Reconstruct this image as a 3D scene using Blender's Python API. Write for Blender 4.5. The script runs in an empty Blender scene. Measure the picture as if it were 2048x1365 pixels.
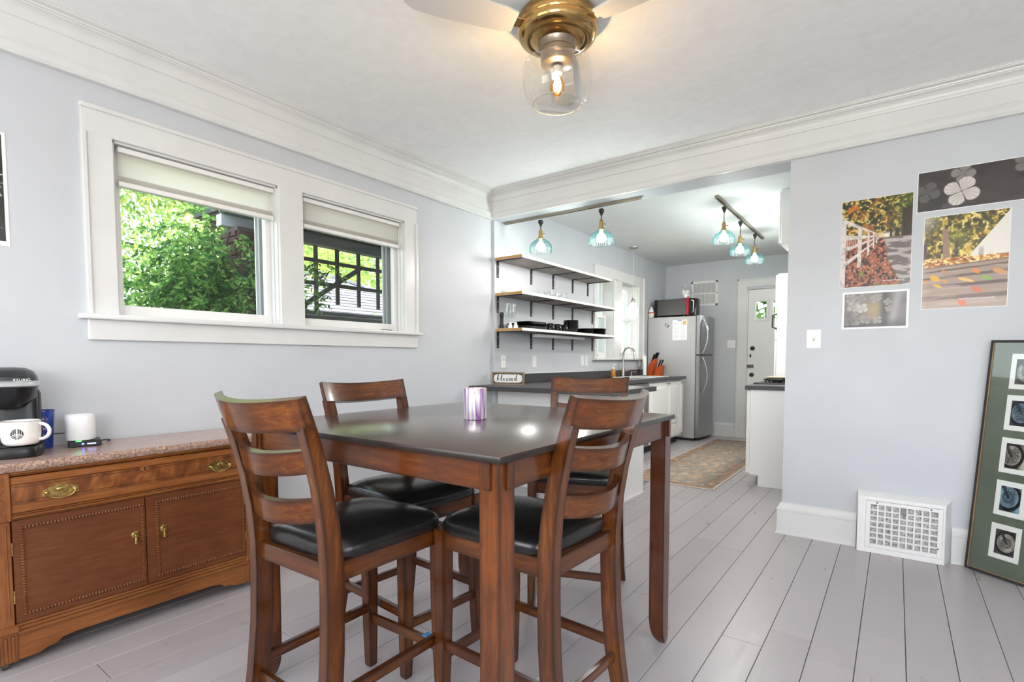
import bpy, bmesh, math, random
import numpy as np
from mathutils import Vector, Matrix
S = bpy.context.scene
PI = math.pi
R = math.radians

# ---------------------------------------------------------------- camera
cam_d = bpy.data.cameras.new('camera')
cam = bpy.data.objects.new('camera', cam_d)
S.collection.objects.link(cam)
S.camera = cam
yaw, pitch, roll = .6308, -.0524, -.0008
cam.matrix_world = (Matrix.Translation((2.9805, -3.7740, 1.1269)) @ Matrix.Rotation(yaw, 4, 'Z')
                    @ Matrix.Rotation(PI / 2 + pitch, 4, 'X') @ Matrix.Rotation(roll, 4, 'Z'))
cam_d.sensor_width = 36
cam_d.lens = 1052.31 / 2048 * 36
cam_d.shift_y = 93.76 / 2048
cam_d.clip_start = .05

# ---------------------------------------------------------------- sky, sun, fill lights, exposure
w = bpy.data.worlds.new('sky'); S.world = w; w.use_nodes = True
nt = w.node_tree; bg = nt.nodes['Background']
sky = nt.nodes.new('ShaderNodeTexSky'); sky.sky_type = 'NISHITA'
sky.sun_disc = False; sky.sun_elevation = R(48); sky.sun_rotation = R(20)
sky.air_density = 1.0; sky.dust_density = 2.2
hz = nt.nodes.new('ShaderNodeHueSaturation'); hz.inputs['Saturation'].default_value = .42   # bright thin haze
nt.links.new(sky.outputs[0], hz.inputs['Color']); nt.links.new(hz.outputs[0], bg.inputs[0]); bg.inputs[1].default_value = 1.05

def light(name, kind, energy, loc, rot=(0, 0, 0), color=(1, 1, 1), **kw):
    d = bpy.data.lights.new(name, kind); d.energy = energy; d.color = color
    for k, v in kw.items(): setattr(d, k, v)
    o = bpy.data.objects.new(name, d); S.collection.objects.link(o)
    o.location = loc; o.rotation_euler = rot
    return o
sun = light('sun', 'SUN', 6.5, (0, 0, 20), angle=R(1.2), color=(1, .93, .82))
sun.rotation_euler = Vector((-.45, -.75, -.95)).to_track_quat('-Z', 'Y').to_euler()
# added fill lights, set at unseen windows behind and beside the camera
FILL_COL = (1.0, .985, .965)
UP = R(127)   # fill lights are tilted upwards to brighten the ceiling
light('rear_fill_light', 'AREA', 24, (1.2, -5.36, 1.55), (UP, 0, 0), FILL_COL, shape='RECTANGLE', size=1.7, size_y=1.5)
light('rear_fill_light', 'AREA', 74, (3.4, -5.36, 1.55), (UP, 0, 0), FILL_COL, shape='RECTANGLE', size=1.7, size_y=1.5)
light('side_fill_light', 'AREA', 4, (4.56, -2.9, 1.55), (UP, 0, R(90)), FILL_COL, shape='RECTANGLE', size=1.8, size_y=1.5)
S.view_settings.view_transform = 'Standard'; S.view_settings.look = 'None'
S.view_settings.gamma = 1; S.view_settings.use_curve_mapping = False
S.view_settings.exposure = 0.40
S.cycles.use_denoising = True
S.cycles.max_bounces = 10; S.cycles.diffuse_bounces = 6; S.cycles.glossy_bounces = 4
S.cycles.transmission_bounces = 8; S.cycles.transparent_max_bounces = 12
S.cycles.caustics_reflective = False; S.cycles.caustics_refractive = False
S.cycles.sample_clamp_indirect = 6

# ---------------------------------------------------------------- colour and materials
def lin(c):
    return tuple(((v / 255) / 12.92 if v <= 10.3 else ((v / 255 + .055) / 1.055) ** 2.4) for v in c)
def rgba(c): return (*lin(c), 1)
MATS = {}
def mat(name, col=(200, 200, 200), rough=.5, metal=0, spec=.5, trans=0, ior=1.45, emit=None, es=0, coat=0, alpha=1):
    m = bpy.data.materials.new(name); m.use_nodes = True
    b = m.node_tree.nodes['Principled BSDF']
    b.inputs['Base Color'].default_value = rgba(col)
    b.inputs['Roughness'].default_value = rough
    b.inputs['Metallic'].default_value = metal
    b.inputs['Specular IOR Level'].default_value = spec
    b.inputs['Transmission Weight'].default_value = trans
    b.inputs['IOR'].default_value = ior
    b.inputs['Coat Weight'].default_value = coat
    b.inputs['Coat Roughness'].default_value = .12
    b.inputs['Alpha'].default_value = alpha
    if emit:
        b.inputs['Emission Color'].default_value = rgba(emit); b.inputs['Emission Strength'].default_value = es
    MATS[name] = m
    return m
def N(m, kind, **inp):
    n = m.node_tree.nodes.new(kind)
    for k, v in inp.items():
        k = k.replace('_', ' ')
        if k in n.inputs: n.inputs[k].default_value = v
    return n
def L(m, a, b): m.node_tree.links.new(a, b)
def P(m): return m.node_tree.nodes['Principled BSDF']
def coords(m, scale=(1, 1, 1), kind='Object'):
    tc = N(m, 'ShaderNodeTexCoord'); mp = N(m, 'ShaderNodeMapping'); mp.inputs['Scale'].default_value = scale
    L(m, tc.outputs[kind], mp.inputs[0]); return mp.outputs[0]
def ramp(m, src, stops):
    r = N(m, 'ShaderNodeValToRGB'); el = r.color_ramp.elements
    while len(el) < len(stops): el.new(.5)
    for e, (p, c) in zip(el, stops): e.position = p; e.color = rgba(c)
    L(m, src, r.inputs[0]); return r.outputs[0]
def bump(m, src, strength=.2, dist=.01):
    b = N(m, 'ShaderNodeBump'); b.inputs['Strength'].default_value = strength; b.inputs['Distance'].default_value = dist
    L(m, src, b.inputs['Height']); L(m, b.outputs[0], P(m).inputs['Normal']); return b
def noisy(name, stops, scale=8, detail=4, stretch=(1, 1, 1), rough=.5, bumpk=0, bdist=.005, metal=0, spec=.5, kind='Object', coat=0, dist=0):
    m = mat(name, stops[0][1], rough, metal, spec, coat=coat)
    n = N(m, 'ShaderNodeTexNoise', Scale=scale, Detail=detail, Distortion=dist)
    L(m, coords(m, stretch, kind), n.inputs['Vector'])
    L(m, ramp(m, n.outputs[0], stops), P(m).inputs['Base Color'])
    if bumpk: bump(m, n.outputs[0], bumpk, bdist)
    return m
def wood(name, dark, mid, light_, axis=2, rough=.3, edge=0, edgecol=(30, 14, 8), scale=10, coat=0):
    """straight grained stained wood; edge > 0 burnishes the arrises with a darker glaze"""
    m = mat(name, mid, rough, coat=coat, spec=.35)
    st = [7, 7, 7]; st[axis] = .8
    v = coords(m, tuple(st))
    n = N(m, 'ShaderNodeTexNoise', Scale=scale, Detail=6, Roughness=.65, Distortion=.6); L(m, v, n.inputs['Vector'])
    n2 = N(m, 'ShaderNodeTexNoise', Scale=3.0, Detail=2); L(m, coords(m), n2.inputs['Vector'])
    mx = N(m, 'ShaderNodeMix'); mx.data_type = 'FLOAT'; mx.inputs[0].default_value = .45
    L(m, n.outputs[0], mx.inputs[2]); L(m, n2.outputs[0], mx.inputs[3])
    c = ramp(m, mx.outputs[0], [(.3, dark), (.5, mid), (.7, light_)])
    if edge:
        bv = N(m, 'ShaderNodeBevel'); bv.samples = 4; bv.inputs['Radius'].default_value = edge
        g = N(m, 'ShaderNodeNewGeometry')
        dt = N(m, 'ShaderNodeVectorMath'); dt.operation = 'DOT_PRODUCT'
        L(m, bv.outputs[0], dt.inputs[0]); L(m, g.outputs['Normal'], dt.inputs[1])
        mr = N(m, 'ShaderNodeMapRange'); mr.inputs[1].default_value = .86; mr.inputs[2].default_value = .995
        mr.inputs[3].default_value = .92; mr.inputs[4].default_value = 0
        L(m, dt.outputs['Value'], mr.inputs[0])
        mc = N(m, 'ShaderNodeMix'); mc.data_type = 'RGBA'
        L(m, mr.outputs[0], mc.inputs[0]); L(m, c, mc.inputs[6]); mc.inputs[7].default_value = rgba(edgecol)
        c = mc.outputs[2]
    L(m, c, P(m).inputs['Base Color'])
    return m
def two_sided(t, fr, ior=1.45):
    """the same fresnel from either side of a thin sheet"""
    g = t.nodes.new('ShaderNodeNewGeometry'); mr = t.nodes.new('ShaderNodeMapRange')
    mr.inputs[3].default_value = ior; mr.inputs[4].default_value = 1 / ior
    t.links.new(g.outputs['Backfacing'], mr.inputs[0]); t.links.new(mr.outputs[0], fr.inputs[0])
def thin_glass(name, tint=(250, 253, 252), refl=1.0, ior=1.45):
    """pane glass: clear with fresnel reflections"""
    m = bpy.data.materials.new(name); m.use_nodes = True; t = m.node_tree; t.nodes.clear()
    out = t.nodes.new('ShaderNodeOutputMaterial'); mix = t.nodes.new('ShaderNodeMixShader')
    tr = t.nodes.new('ShaderNodeBsdfTransparent'); gl = t.nodes.new('ShaderNodeBsdfGlossy'); fr = t.nodes.new('ShaderNodeFresnel'); two_sided(t, fr, ior)
    tr.inputs[0].default_value = rgba(tint); gl.inputs['Roughness'].default_value = .03; fr.inputs[0].default_value = 1.45
    gl.inputs[0].default_value = (refl, refl, refl, 1)
    t.links.new(fr.outputs[0], mix.inputs[0]); t.links.new(tr.outputs[0], mix.inputs[1]); t.links.new(gl.outputs[0], mix.inputs[2])
    t.links.new(mix.outputs[0], out.inputs[0]); MATS[name] = m
    return m
# paint and plaster
wall_m = noisy('wall_paint', [(.3, (195, 198, 202)), (.7, (200, 203, 207))], 2.5, 3, rough=.55, bumpk=.04, bdist=.002)
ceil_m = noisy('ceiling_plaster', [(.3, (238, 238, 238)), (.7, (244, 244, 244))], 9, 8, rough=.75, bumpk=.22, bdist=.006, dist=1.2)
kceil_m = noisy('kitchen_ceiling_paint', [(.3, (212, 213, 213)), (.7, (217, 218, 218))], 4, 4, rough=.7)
trim_m = noisy('trim_enamel', [(.3, (216, 216, 214)), (.7, (222, 222, 220))], 5, 3, rough=.28, bumpk=.03, bdist=.002)
white_m = mat('cabinet_enamel', (236, 236, 233), .32)
plate_m = mat('white_plastic', (238, 238, 236), .35)
dark_m = mat('dark_gap', (45, 43, 46), .8)
# floor planks: worn grey porch paint, each plank a slightly different tone
floor_m = mat('grey_floor_paint', (176, 171, 173), .27)
_oi = N(floor_m, 'ShaderNodeObjectInfo'); _n = N(floor_m, 'ShaderNodeTexNoise', Scale=5.0, Detail=6, Roughness=.6)
L(floor_m, coords(floor_m, (3, .7, 1)), _n.inputs['Vector'])
_mx = N(floor_m, 'ShaderNodeMix'); _mx.data_type = 'FLOAT'; _mx.inputs[0].default_value = .5
L(floor_m, _oi.outputs['Random'], _mx.inputs[2]); L(floor_m, _n.outputs[0], _mx.inputs[3])
L(floor_m, ramp(floor_m, _mx.outputs[0], [(.15, (168, 162, 163)), (.85, (182, 176, 177))]), P(floor_m).inputs['Base Color'])
_r = N(floor_m, 'ShaderNodeMapRange'); _r.inputs[3].default_value = .2; _r.inputs[4].default_value = .42
L(floor_m, _n.outputs[0], _r.inputs[0]); L(floor_m, _r.outputs[0], P(floor_m).inputs['Roughness'])
bump(floor_m, _n.outputs[0], .06, .004)
# furniture
chair_wood = {a: wood('chair_stain_' + 'xyz'[a], (54, 25, 8), (88, 45, 14), (132, 78, 26), a, .28, .024, (26, 14, 9), coat=.6) for a in (0, 1, 2)}
table_wood = {a: wood('table_stain_' + 'xyz'[a], (54, 25, 9), (86, 43, 15), (124, 70, 26), a, .28, .018, (30, 15, 9), coat=.5) for a in (0, 1, 2)}
top_m = wood('table_top_stain', (40, 25, 20), (56, 36, 28), (74, 48, 38), 0, .26, 0, scale=8, coat=.6)
P(top_m).inputs['Coat Roughness'].default_value = .2
top_edge_m = mat('table_top_edge', (38, 30, 26), .3)
leather_m = noisy('black_vinyl', [(.3, (20, 19, 19)), (.7, (30, 28, 27))], 60, 6, rough=.3, bumpk=.10, bdist=.002, coat=.25)
side_wood = {a: wood('antique_stain_' + 'xyz'[a], (98, 54, 22), (134, 80, 38), (160, 102, 54), a, .36, .004, (78, 40, 18), coat=.15) for a in (0, 1, 2)}
door_wood = wood('antique_door_stain', (86, 46, 24), (104, 58, 31), (122, 72, 40), 1, .42)
burl_m = noisy('burl_veneer', [(.3, (78, 42, 18)), (.48, (122, 70, 32)), (.62, (150, 94, 48)), (.75, (104, 58, 26))], 9, 8, (1, 1, .6), .33, dist=2.2)
brass_m = noisy('antique_brass', [(.3, (132, 104, 54)), (.7, (222, 190, 122))], 60, 4, rough=.32, metal=1)
brass_l = mat('bright_brass', (206, 176, 100), .25, 1)
granite_m = mat('pink_granite', (170, 140, 128), .2)
_v = N(granite_m, 'ShaderNodeTexVoronoi', Scale=170.0); _n = N(granite_m, 'ShaderNodeTexNoise', Scale=120.0, Detail=5)
_c = coords(granite_m); L(granite_m, _c, _v.inputs['Vector']); L(granite_m, _c, _n.inputs['Vector'])
_mx = N(granite_m, 'ShaderNodeMix'); _mx.data_type = 'FLOAT'; _mx.inputs[0].default_value = .5
L(granite_m, _v.outputs['Distance'], _mx.inputs[2]); L(granite_m, _n.outputs[0], _mx.inputs[3])
_gc = ramp(granite_m, _mx.outputs[0], [(.2, (112, 88, 80)), (.36, (164, 132, 120)), (.55, (182, 154, 142)), (.75, (198, 174, 162))])
L(granite_m, _gc, P(granite_m).inputs['Base Color'])
rock_m = noisy('broken_granite', [(.3, (112, 88, 78)), (.5, (160, 128, 112)), (.7, (196, 170, 154))], 150, 5, rough=.75, bumpk=.6, bdist=.004)
# metals, plastics
steel_m = noisy('brushed_steel', [(.3, (150, 150, 150)), (.7, (176, 176, 176))], 30, 3, (1, 1, 30), .34, metal=1)
steel_side = mat('fridge_side', (184, 183, 183), .42, .2)
chrome_m = mat('chrome', (205, 207, 210), .12, 1)
nickel_m = mat('satin_nickel', (178, 174, 166), .3, 1)
black_m = mat('black_metal', (38, 38, 40), .45)
blackp = mat('black_plastic', (22, 22, 24), .3)
blackg = mat('black_glaze', (18, 18, 20), .12)
counter_m = noisy('dark_laminate', [(.3, (58, 58, 60)), (.7, (72, 72, 74))], 220, 3, rough=.38)

# ---------------------------------------------------------------- object helpers
def base_of(o):
    while o.parent: o = o.parent
    return o
def tag(o, label=None, cat=None, group=None, kind=None):
    if label: o['label'] = label
    if cat: o['category'] = cat
    if group: o['group'] = group
    if kind: o['kind'] = kind
    return o
def thing(name, label, cat, loc=(0, 0, 0), rotz=0, group=None):
    o = bpy.data.objects.new(name, None); S.collection.objects.link(o)
    o.empty_display_size = .05
    o.location = loc; o.rotation_euler = (0, 0, rotz)
    return tag(o, label, cat, group)
def setting(name, loc=(0, 0, 0)):
    o = bpy.data.objects.new(name, None); S.collection.objects.link(o); o.empty_display_size = .05; o.location = loc
    o['kind'] = 'structure'; return o
def mesh_ob(name, me, m, parent=None):
    o = bpy.data.objects.new(name, me); S.collection.objects.link(o)
    if m is not None:
        for k in (m if isinstance(m, (list, tuple)) else [m]): me.materials.append(k)
    if parent: o.parent = parent
    return o
class B:
    """collects primitive shapes into one bmesh, then links it as one object"""
    def __init__(s, world=False): s.b = bmesh.new(); s.w = world
    def _mark(s): s.b.faces.index_update(); return len(s.b.faces), len(s.b.verts)
    def xf(s, verts, M):
        for v in verts: v.co = M @ v.co
    def box(s, c, d, rot=None, bev=0, seg=1, mi=0, taper=None):
        r = bmesh.ops.create_cube(s.b, size=1); vs = r['verts']
        for v in vs:
            k = 1 if not taper or v.co.z < 0 else taper
            v.co = Vector((v.co.x * d[0] * k, v.co.y * d[1] * k, v.co.z * d[2]))
        fs = list({f for v in vs for f in v.link_faces})
        for f in fs: f.material_index = mi
        if bev:
            es = list({e for v in vs for e in v.link_edges})
            rr = bmesh.ops.bevel(s.b, geom=es, offset=bev, segments=seg, affect='EDGES', profile=.5)
            vs = list({v for f in rr['faces'] for v in f.verts} | {v for v in vs if v.is_valid})
        M = Matrix.Translation(c)
        if rot: M = M @ (rot.to_4x4() if not isinstance(rot, (tuple, list)) else Matrix.Rotation(rot[2], 4, 'Z') @ Matrix.Rotation(rot[1], 4, 'Y') @ Matrix.Rotation(rot[0], 4, 'X'))
        s.xf(vs, M); return s
    def span(s, a, b, bev=0, seg=1, mi=0):
        c = [(p + q) / 2 for p, q in zip(a, b)]; d = [abs(q - p) for p, q in zip(a, b)]
        return s.box(c, d, None, bev, seg, mi)
    def prism(s, poly, axis, a, b, mi=0):
        """polygon in the two axes other than AXIS (in cyclic order), extruded from a to b"""
        def pt(p, t):
            return {0: (t, p[0], p[1]), 1: (p[0], t, p[1]), 2: (p[0], p[1], t)}[axis]
        v1 = [s.b.verts.new(pt(p, a)) for p in poly]; v2 = [s.b.verts.new(pt(p, b)) for p in poly]
        n = len(poly); fs = [s.b.faces.new(v1), s.b.faces.new(v2[::-1])]
        for i in range(n): fs.append(s.b.faces.new((v1[i], v2[i], v2[(i + 1) % n], v1[(i + 1) % n])))
        for f in fs: f.material_index = mi
        return s
    def lathe(s, prof, c=(0, 0, 0), n=24, rot=None, mi=0, cap=True, wob=None):
        """profile of (r, z) turned about z"""
        rings = []
        for (r, z) in prof:
            ring = []
            for i in range(n):
                a = 2 * PI * i / n; rr = r * (wob(a, z) if wob else 1)
                ring.append(s.b.verts.new((rr * math.cos(a), rr * math.sin(a), z)))
            rings.append(ring)
        fs = []
        for p, q in zip(rings, rings[1:]):
            for i in range(n):
                j = (i + 1) % n; fs.append(s.b.faces.new((p[i], p[j], q[j], q[i])))
        if cap:
            if prof[0][0] > 0: fs.append(s.b.faces.new(rings[0][::-1]))
            if prof[-1][0] > 0: fs.append(s.b.faces.new(rings[-1]))
        for f in fs: f.material_index = mi
        M = Matrix.Translation(c) @ (rot.to_4x4() if rot else Matrix())
        s.xf([v for r in rings for v in r], M); return s
    def cyl(s, a, b, r, r2=None, n=12, mi=0):
        a, b = Vector(a), Vector(b); d = b - a
        return s.lathe([(r, 0), (r if r2 is None else r2, d.length)], a, n, d.to_track_quat('Z', 'Y').to_matrix(), mi)
    def tube(s, pts, r, n=8, mi=0, closed=False, flat=1):
        pts = [Vector(p) for p in pts]; rings = []; m = len(pts); up = None
        for i, p in enumerate(pts):
            t = ((pts[(i + 1) % m] - pts[i - 1]) if closed else (pts[min(i + 1, m - 1)] - pts[max(i - 1, 0)])).normalized()
            if up is None: up = t.orthogonal().normalized()
            up = (up - t * up.dot(t)).normalized(); sd = t.cross(up)
            rr = r[i] if isinstance(r, (list, tuple)) else r
            rings.append([s.b.verts.new(p + up * math.cos(2 * PI * k / n) * rr + sd * math.sin(2 * PI * k / n) * rr * flat) for k in range(n)])
        fs = []
        for i in range(m if closed else m - 1):
            p, q = rings[i], rings[(i + 1) % m]
            for k in range(n): fs.append(s.b.faces.new((p[k], p[(k + 1) % n], q[(k + 1) % n], q[k])))
        if not closed: fs += [s.b.faces.new(rings[0][::-1]), s.b.faces.new(rings[-1])]
        for f in fs: f.material_index = mi
        return s
    def loft(s, secs, mi=0, cap=True):
        """list of equal-length rings of 3-D points"""
        rg = [[s.b.verts.new(p) for p in sec] for sec in secs]; n = len(rg[0]); fs = []
        for p, q in zip(rg, rg[1:]):
            for k in range(n): fs.append(s.b.faces.new((p[k], p[(k + 1) % n], q[(k + 1) % n], q[k])))
        if cap: fs += [s.b.faces.new(rg[0][::-1]), s.b.faces.new(rg[-1])]
        for f in fs: f.material_index = mi
        return s
    def ball(s, c, r, sc=(1, 1, 1), n=10, mi=0):
        r_ = bmesh.ops.create_uvsphere(s.b, u_segments=n, v_segments=max(4, n // 2 + 1), radius=r)
        for f in {f for v in r_['verts'] for f in v.link_faces}: f.material_index = mi
        s.xf(r_['verts'], Matrix.Translation(c) @ Matrix.Diagonal((*sc, 1))); return s
    def face(s, pts, mi=0):
        f = s.b.faces.new([s.b.verts.new(p) for p in pts]); f.material_index = mi; return s
    def rotate(s, M): s.xf(s.b.verts, M); return s
    def ob(s, name, m, parent=None, smooth=35, flip=True):
        if flip: bmesh.ops.recalc_face_normals(s.b, faces=s.b.faces)
        if s.w and parent:
            Mi = base_of(parent).matrix_basis.inverted()
            s.xf(s.b.verts, Mi)
        me = bpy.data.meshes.new(name); s.b.to_mesh(me); s.b.free()
        if smooth:
            me.shade_smooth(); me.set_sharp_from_angle(angle=R(smooth))
        else: me.shade_flat()
        return mesh_ob(name, me, m, parent)
def copy_tree(o, parent=None):
    c = o.copy(); S.collection.objects.link(c)
    if parent: c.parent = parent
    for ch in list(o.children): copy_tree(ch, c)
    return c
def again(o, loc, rotz=None, label=None, group=None):
    c = copy_tree(o); c.location = loc
    if rotz is not None: c.rotation_euler = (0, 0, rotz)
    if label: c['label'] = label
    if group: c['group'] = group
    return c
def text_mesh(body, size, extrude=.0006, shear=0, align='CENTER', space=1.0):
    cu = bpy.data.curves.new('lettering', 'FONT'); cu.body = body; cu.size = size; cu.extrude = extrude
    cu.align_x = align; cu.align_y = 'CENTER'; cu.shear = shear; cu.space_character = space; cu.resolution_u = 3
    t = bpy.data.objects.new('lettering', cu); S.collection.objects.link(t)
    bpy.context.view_layer.update()
    me = bpy.data.meshes.new_from_object(t.evaluated_get(bpy.context.evaluated_depsgraph_get()))
    bpy.data.objects.remove(t); return me
def text_ob(name, body, size, m, parent, M, wrap=None, **kw):
    """lettering in the plane of matrix M (x along the line, y up, z out), or wrapped round a cylinder of radius wrap"""
    me = text_mesh(body, size, **kw)
    for v in me.vertices:
        c = v.co.copy()
        if wrap: a = c.x / wrap; c = Vector((wrap * math.sin(a), c.y, wrap * math.cos(a) - wrap + c.z * math.cos(a)))
        v.co = M @ c
    return mesh_ob(name, me, m, parent)
def facing(origin, out, up=(0, 0, 1)):
    z = Vector(out).normalized(); y = (Vector(up) - z * Vector(up).dot(z)).normalized(); x = y.cross(z)
    M = Matrix((x, y, z)).transposed().to_4x4(); M.translation = Vector(origin); return M

# ---------------------------------------------------------------- painted print surfaces (vertex colours)
def vnoise(x, y, seed=0):
    xi = np.floor(x).astype(int); yi = np.floor(y).astype(int); fx = x - xi; fy = y - yi
    def h(a, b):
        n = (a * 374761393 + b * 668265263 + seed * 974711) & 0x7fffffff
        n = ((n ^ (n >> 13)) * 1274126177) & 0x7fffffff
        return ((n ^ (n >> 16)) & 0xffff) / 65535.
    u = fx * fx * (3 - 2 * fx); v = fy * fy * (3 - 2 * fy)
    return (h(xi, yi) * (1 - u) + h(xi + 1, yi) * u) * (1 - v) + (h(xi, yi + 1) * (1 - u) + h(xi + 1, yi + 1) * u) * v
def fbm(x, y, seed=0, o=4):
    t = 0; a = .5
    for i in range(o): t = t + a * vnoise(x, y, seed + i * 17); x = x * 2.03; y = y * 2.03; a *= .5
    return t / (1 - .5 ** o)
def mixc(a, b, t):
    t = np.clip(t, 0, 1)[..., None]; return a * (1 - t) + np.asarray(b, float) * t
def sstep(a, b, x):
    t = np.clip((x - a) / (b - a), 0, 1); return t * t * (3 - 2 * t)
print_m = mat('photo_print', rough=.32)
_a = N(print_m, 'ShaderNodeAttribute'); _a.attribute_name = 'Col'
L(print_m, _a.outputs['Color'], P(print_m).inputs['Base Color'])
cloth_print_m = mat('woven_print', rough=.95, spec=.1)
_a = N(cloth_print_m, 'ShaderNodeAttribute'); _a.attribute_name = 'Col'
L(cloth_print_m, _a.outputs['Color'], P(cloth_print_m).inputs['Base Color'])
def painted(name, W, H, nx, ny, fn, M, parent, m=None, curl=None):
    """a flat printed sheet W x H, centred on M, coloured point by point by fn(u, v) -> sRGB 0..255"""
    u, v = np.meshgrid(np.linspace(0, 1, nx), np.linspace(0, 1, ny))
    c = np.clip(fn(u, v), 0, 255) / 255.; c = np.where(c <= .04045, c / 12.92, ((c + .055) / 1.055) ** 2.4)
    z = curl(u, v) if curl else np.zeros_like(u)
    co = np.stack([(u - .5) * W, (v - .5) * H, z], -1).reshape(-1, 3)
    Mn = np.array(M); co = co @ Mn[:3, :3].T + Mn[:3, 3]
    i = (np.arange(ny - 1)[:, None] * nx + np.arange(nx - 1)[None, :]).ravel()
    fc = np.stack([i, i + 1, i + nx + 1, i + nx], -1)
    me = bpy.data.meshes.new(name)
    me.vertices.add(len(co)); me.vertices.foreach_set('co', co.ravel())
    me.loops.add(fc.size); me.loops.foreach_set('vertex_index', fc.ravel())
    me.polygons.add(len(fc)); me.polygons.foreach_set('loop_start', np.arange(len(fc)) * 4)
    me.update(calc_edges=True)
    at = me.color_attributes.new('Col', 'FLOAT_COLOR', 'POINT')
    at.data.foreach_set('color', np.concatenate([c.reshape(-1, 3), np.ones((nx * ny, 1))], 1).ravel().astype(np.float32))
    return mesh_ob(name, me, m or print_m, parent)

# ================================================================ the room
CEIL, KCEIL = 2.617, 2.585
def wall(name, axis, a, b, us, vs, holes=(), m=None, m2=None):
    """slab between a and b on AXIS, a sheet of connected cells over breaks us x vs with holes (iu, iv) left out"""
    bm = bmesh.new(); V = {}
    def vert(i, j, k):
        if (i, j, k) not in V:
            p = (us[i], vs[j]); t = (a, b)[k]
            V[i, j, k] = bm.verts.new({0: (t, p[0], p[1]), 1: (p[0], t, p[1]), 2: (p[0], p[1], t)}[axis])
        return V[i, j, k]
    cells = {(i, j) for i in range(len(us) - 1) for j in range(len(vs) - 1)} - set(holes)
    for (i, j) in cells:
        for k in (0, 1): bm.faces.new([vert(*c, k) for c in ((i, j), (i + 1, j), (i + 1, j + 1), (i, j + 1))])
        for di, dj, e in ((-1, 0, ((0, 0), (0, 1))), (1, 0, ((1, 0), (1, 1))), (0, -1, ((0, 0), (1, 0))), (0, 1, ((0, 1), (1, 1)))):
            if (i + di, j + dj) not in cells:
                p, q = [(i + x, j + y) for x, y in e]
                bm.faces.new((vert(*p, 0), vert(*q, 0), vert(*q, 1), vert(*p, 1)))
    bmesh.ops.recalc_face_normals(bm, faces=bm.faces)
    me = bpy.data.meshes.new(name); bm.to_mesh(me); bm.free()
    o = mesh_ob(name, me, m or wall_m); o['kind'] = 'structure'; return o
wall('wall_left', 0, -.2, 0, [-5.5, -2.85, -2.04, -1.885, -1.055, .0], [0, 1.335, 2.15, CEIL + .1], [(1, 1), (3, 1)])
wall('wall_kitchen_left', 0, -.17, .03, [0, 1.99, 2.45, 2.69, 3.25, 4.5], [0, 1.15, 2.15, CEIL + .1], [(1, 1), (3, 1)])
wall('wall_back', 1, 0, .2, [.03, 2.403, 4.7], [0, 2.381, CEIL + .1], [(0, 0)])
wall('wall_kitchen_back', 1, 4.35, 4.5, [.03, 1.235, 2.06, 2.7], [0, 2.135, CEIL + .1], [(1, 0)])
wall('wall_kitchen_right', 0, 2.56, 2.7, [.2, 4.5], [0, CEIL + .1])
wall('wall_right', 0, 4.6, 4.75, [-5.5, -3.8, -2.0, 0], [0, .8, 2.3, CEIL + .1], [(1, 1)])
wall('wall_rear', 1, -5.55, -5.4, [0, .35, 2.05, 2.55, 4.25, 4.75], [0, .8, 2.3, CEIL + .1], [(1, 1), (3, 1)])
o = B().span((-.2, -5.55, CEIL), (4.75, .02, CEIL + .12)).ob('ceiling', ceil_m); o['kind'] = 'structure'
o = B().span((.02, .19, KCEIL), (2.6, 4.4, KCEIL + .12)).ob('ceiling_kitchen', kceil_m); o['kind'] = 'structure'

# floor boards, each one an object
floor = B().span((-.1, -5.5, -.08), (4.7, 4.45, -.021)).ob('floor', dark_m); floor['kind'] = 'structure'
rnd = random.Random(7)
PW = .152
def plank(x0, x1, y0, y1):
    g, e, t = .0011, .0014, .0
    def ring(d, z): return [(x0 + d, y0 + d, z), (x1 - d, y0 + d, z), (x1 - d, y1 - d, z), (x0 + d, y1 - d, z)]
    B().loft([ring(g, -.02), ring(g, -.0014), ring(g + e, t)]).ob('plank', floor_m, floor, smooth=0)
KNOWN = {0: [-1.567, 1.2], 2: [-1.56], -2: [-.51, 2.3], -1: [-.02, 1.9], 1: [-3.2], 3: [-2.9], -4: [.55, -2.0], -3: [-1.4, 1.3]}
for k in range(-16, 15):
    x0 = 2.434 + PW * k; x1 = x0 + PW
    x0, x1 = max(x0, .001), min(x1, 4.6)
    if x1 - x0 < .01: continue
    ymax = 4.35 if x1 < 2.6 else .0
    cuts = [y for y in KNOWN.get(k, []) if y < ymax - .2]
    y = -5.4 + rnd.uniform(.3, 1.6)
    lst = []
    while y < ymax - .5:
        if all(abs(y - c) > .7 for c in cuts): lst.append(y)
        y += rnd.uniform(1.4, 2.6)
    ys = [-5.4] + sorted(lst + cuts) + [ymax]
    for a, b in zip(ys, ys[1:]): plank(x0, x1, a, b)

# crown moulding: mitred sweeps of one profile (projection, height)
cove = [(.030 + .034 * (1 - math.cos(t)), 2.551 + .036 * math.sin(t)) for t in np.linspace(0, PI / 2, 7)]
CR = [(-.005, 2.3825), (.030, 2.3825), (.034, 2.388), (.034, 2.393), (.029, 2.398), (.028, 2.428), (.033, 2.434), (.033, 2.440), (.020, 2.446),
      (.018, 2.450), (.018, 2.531), (.020, 2.535), (.028, 2.537), (.030, 2.545)] + cove + \
     [(.066, 2.592), (.075, 2.592), (.077, 2.600), (.100, 2.602), (.101, 2.608), (.107, 2.608), (.108, 2.612), (.115, 2.614), (.115, 2.63), (-.005, 2.63)]
def crown(name, fn0, fn1):
    b = B(); b.loft([[fn0(p, z) for p, z in CR], [fn1(p, z) for p, z in CR]]); o = b.ob(name, trim_m, smooth=25); o['kind'] = 'structure'; return o
crown('trim_1', lambda p, z: (p, -5.4, z), lambda p, z: (p, -p, z))
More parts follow.
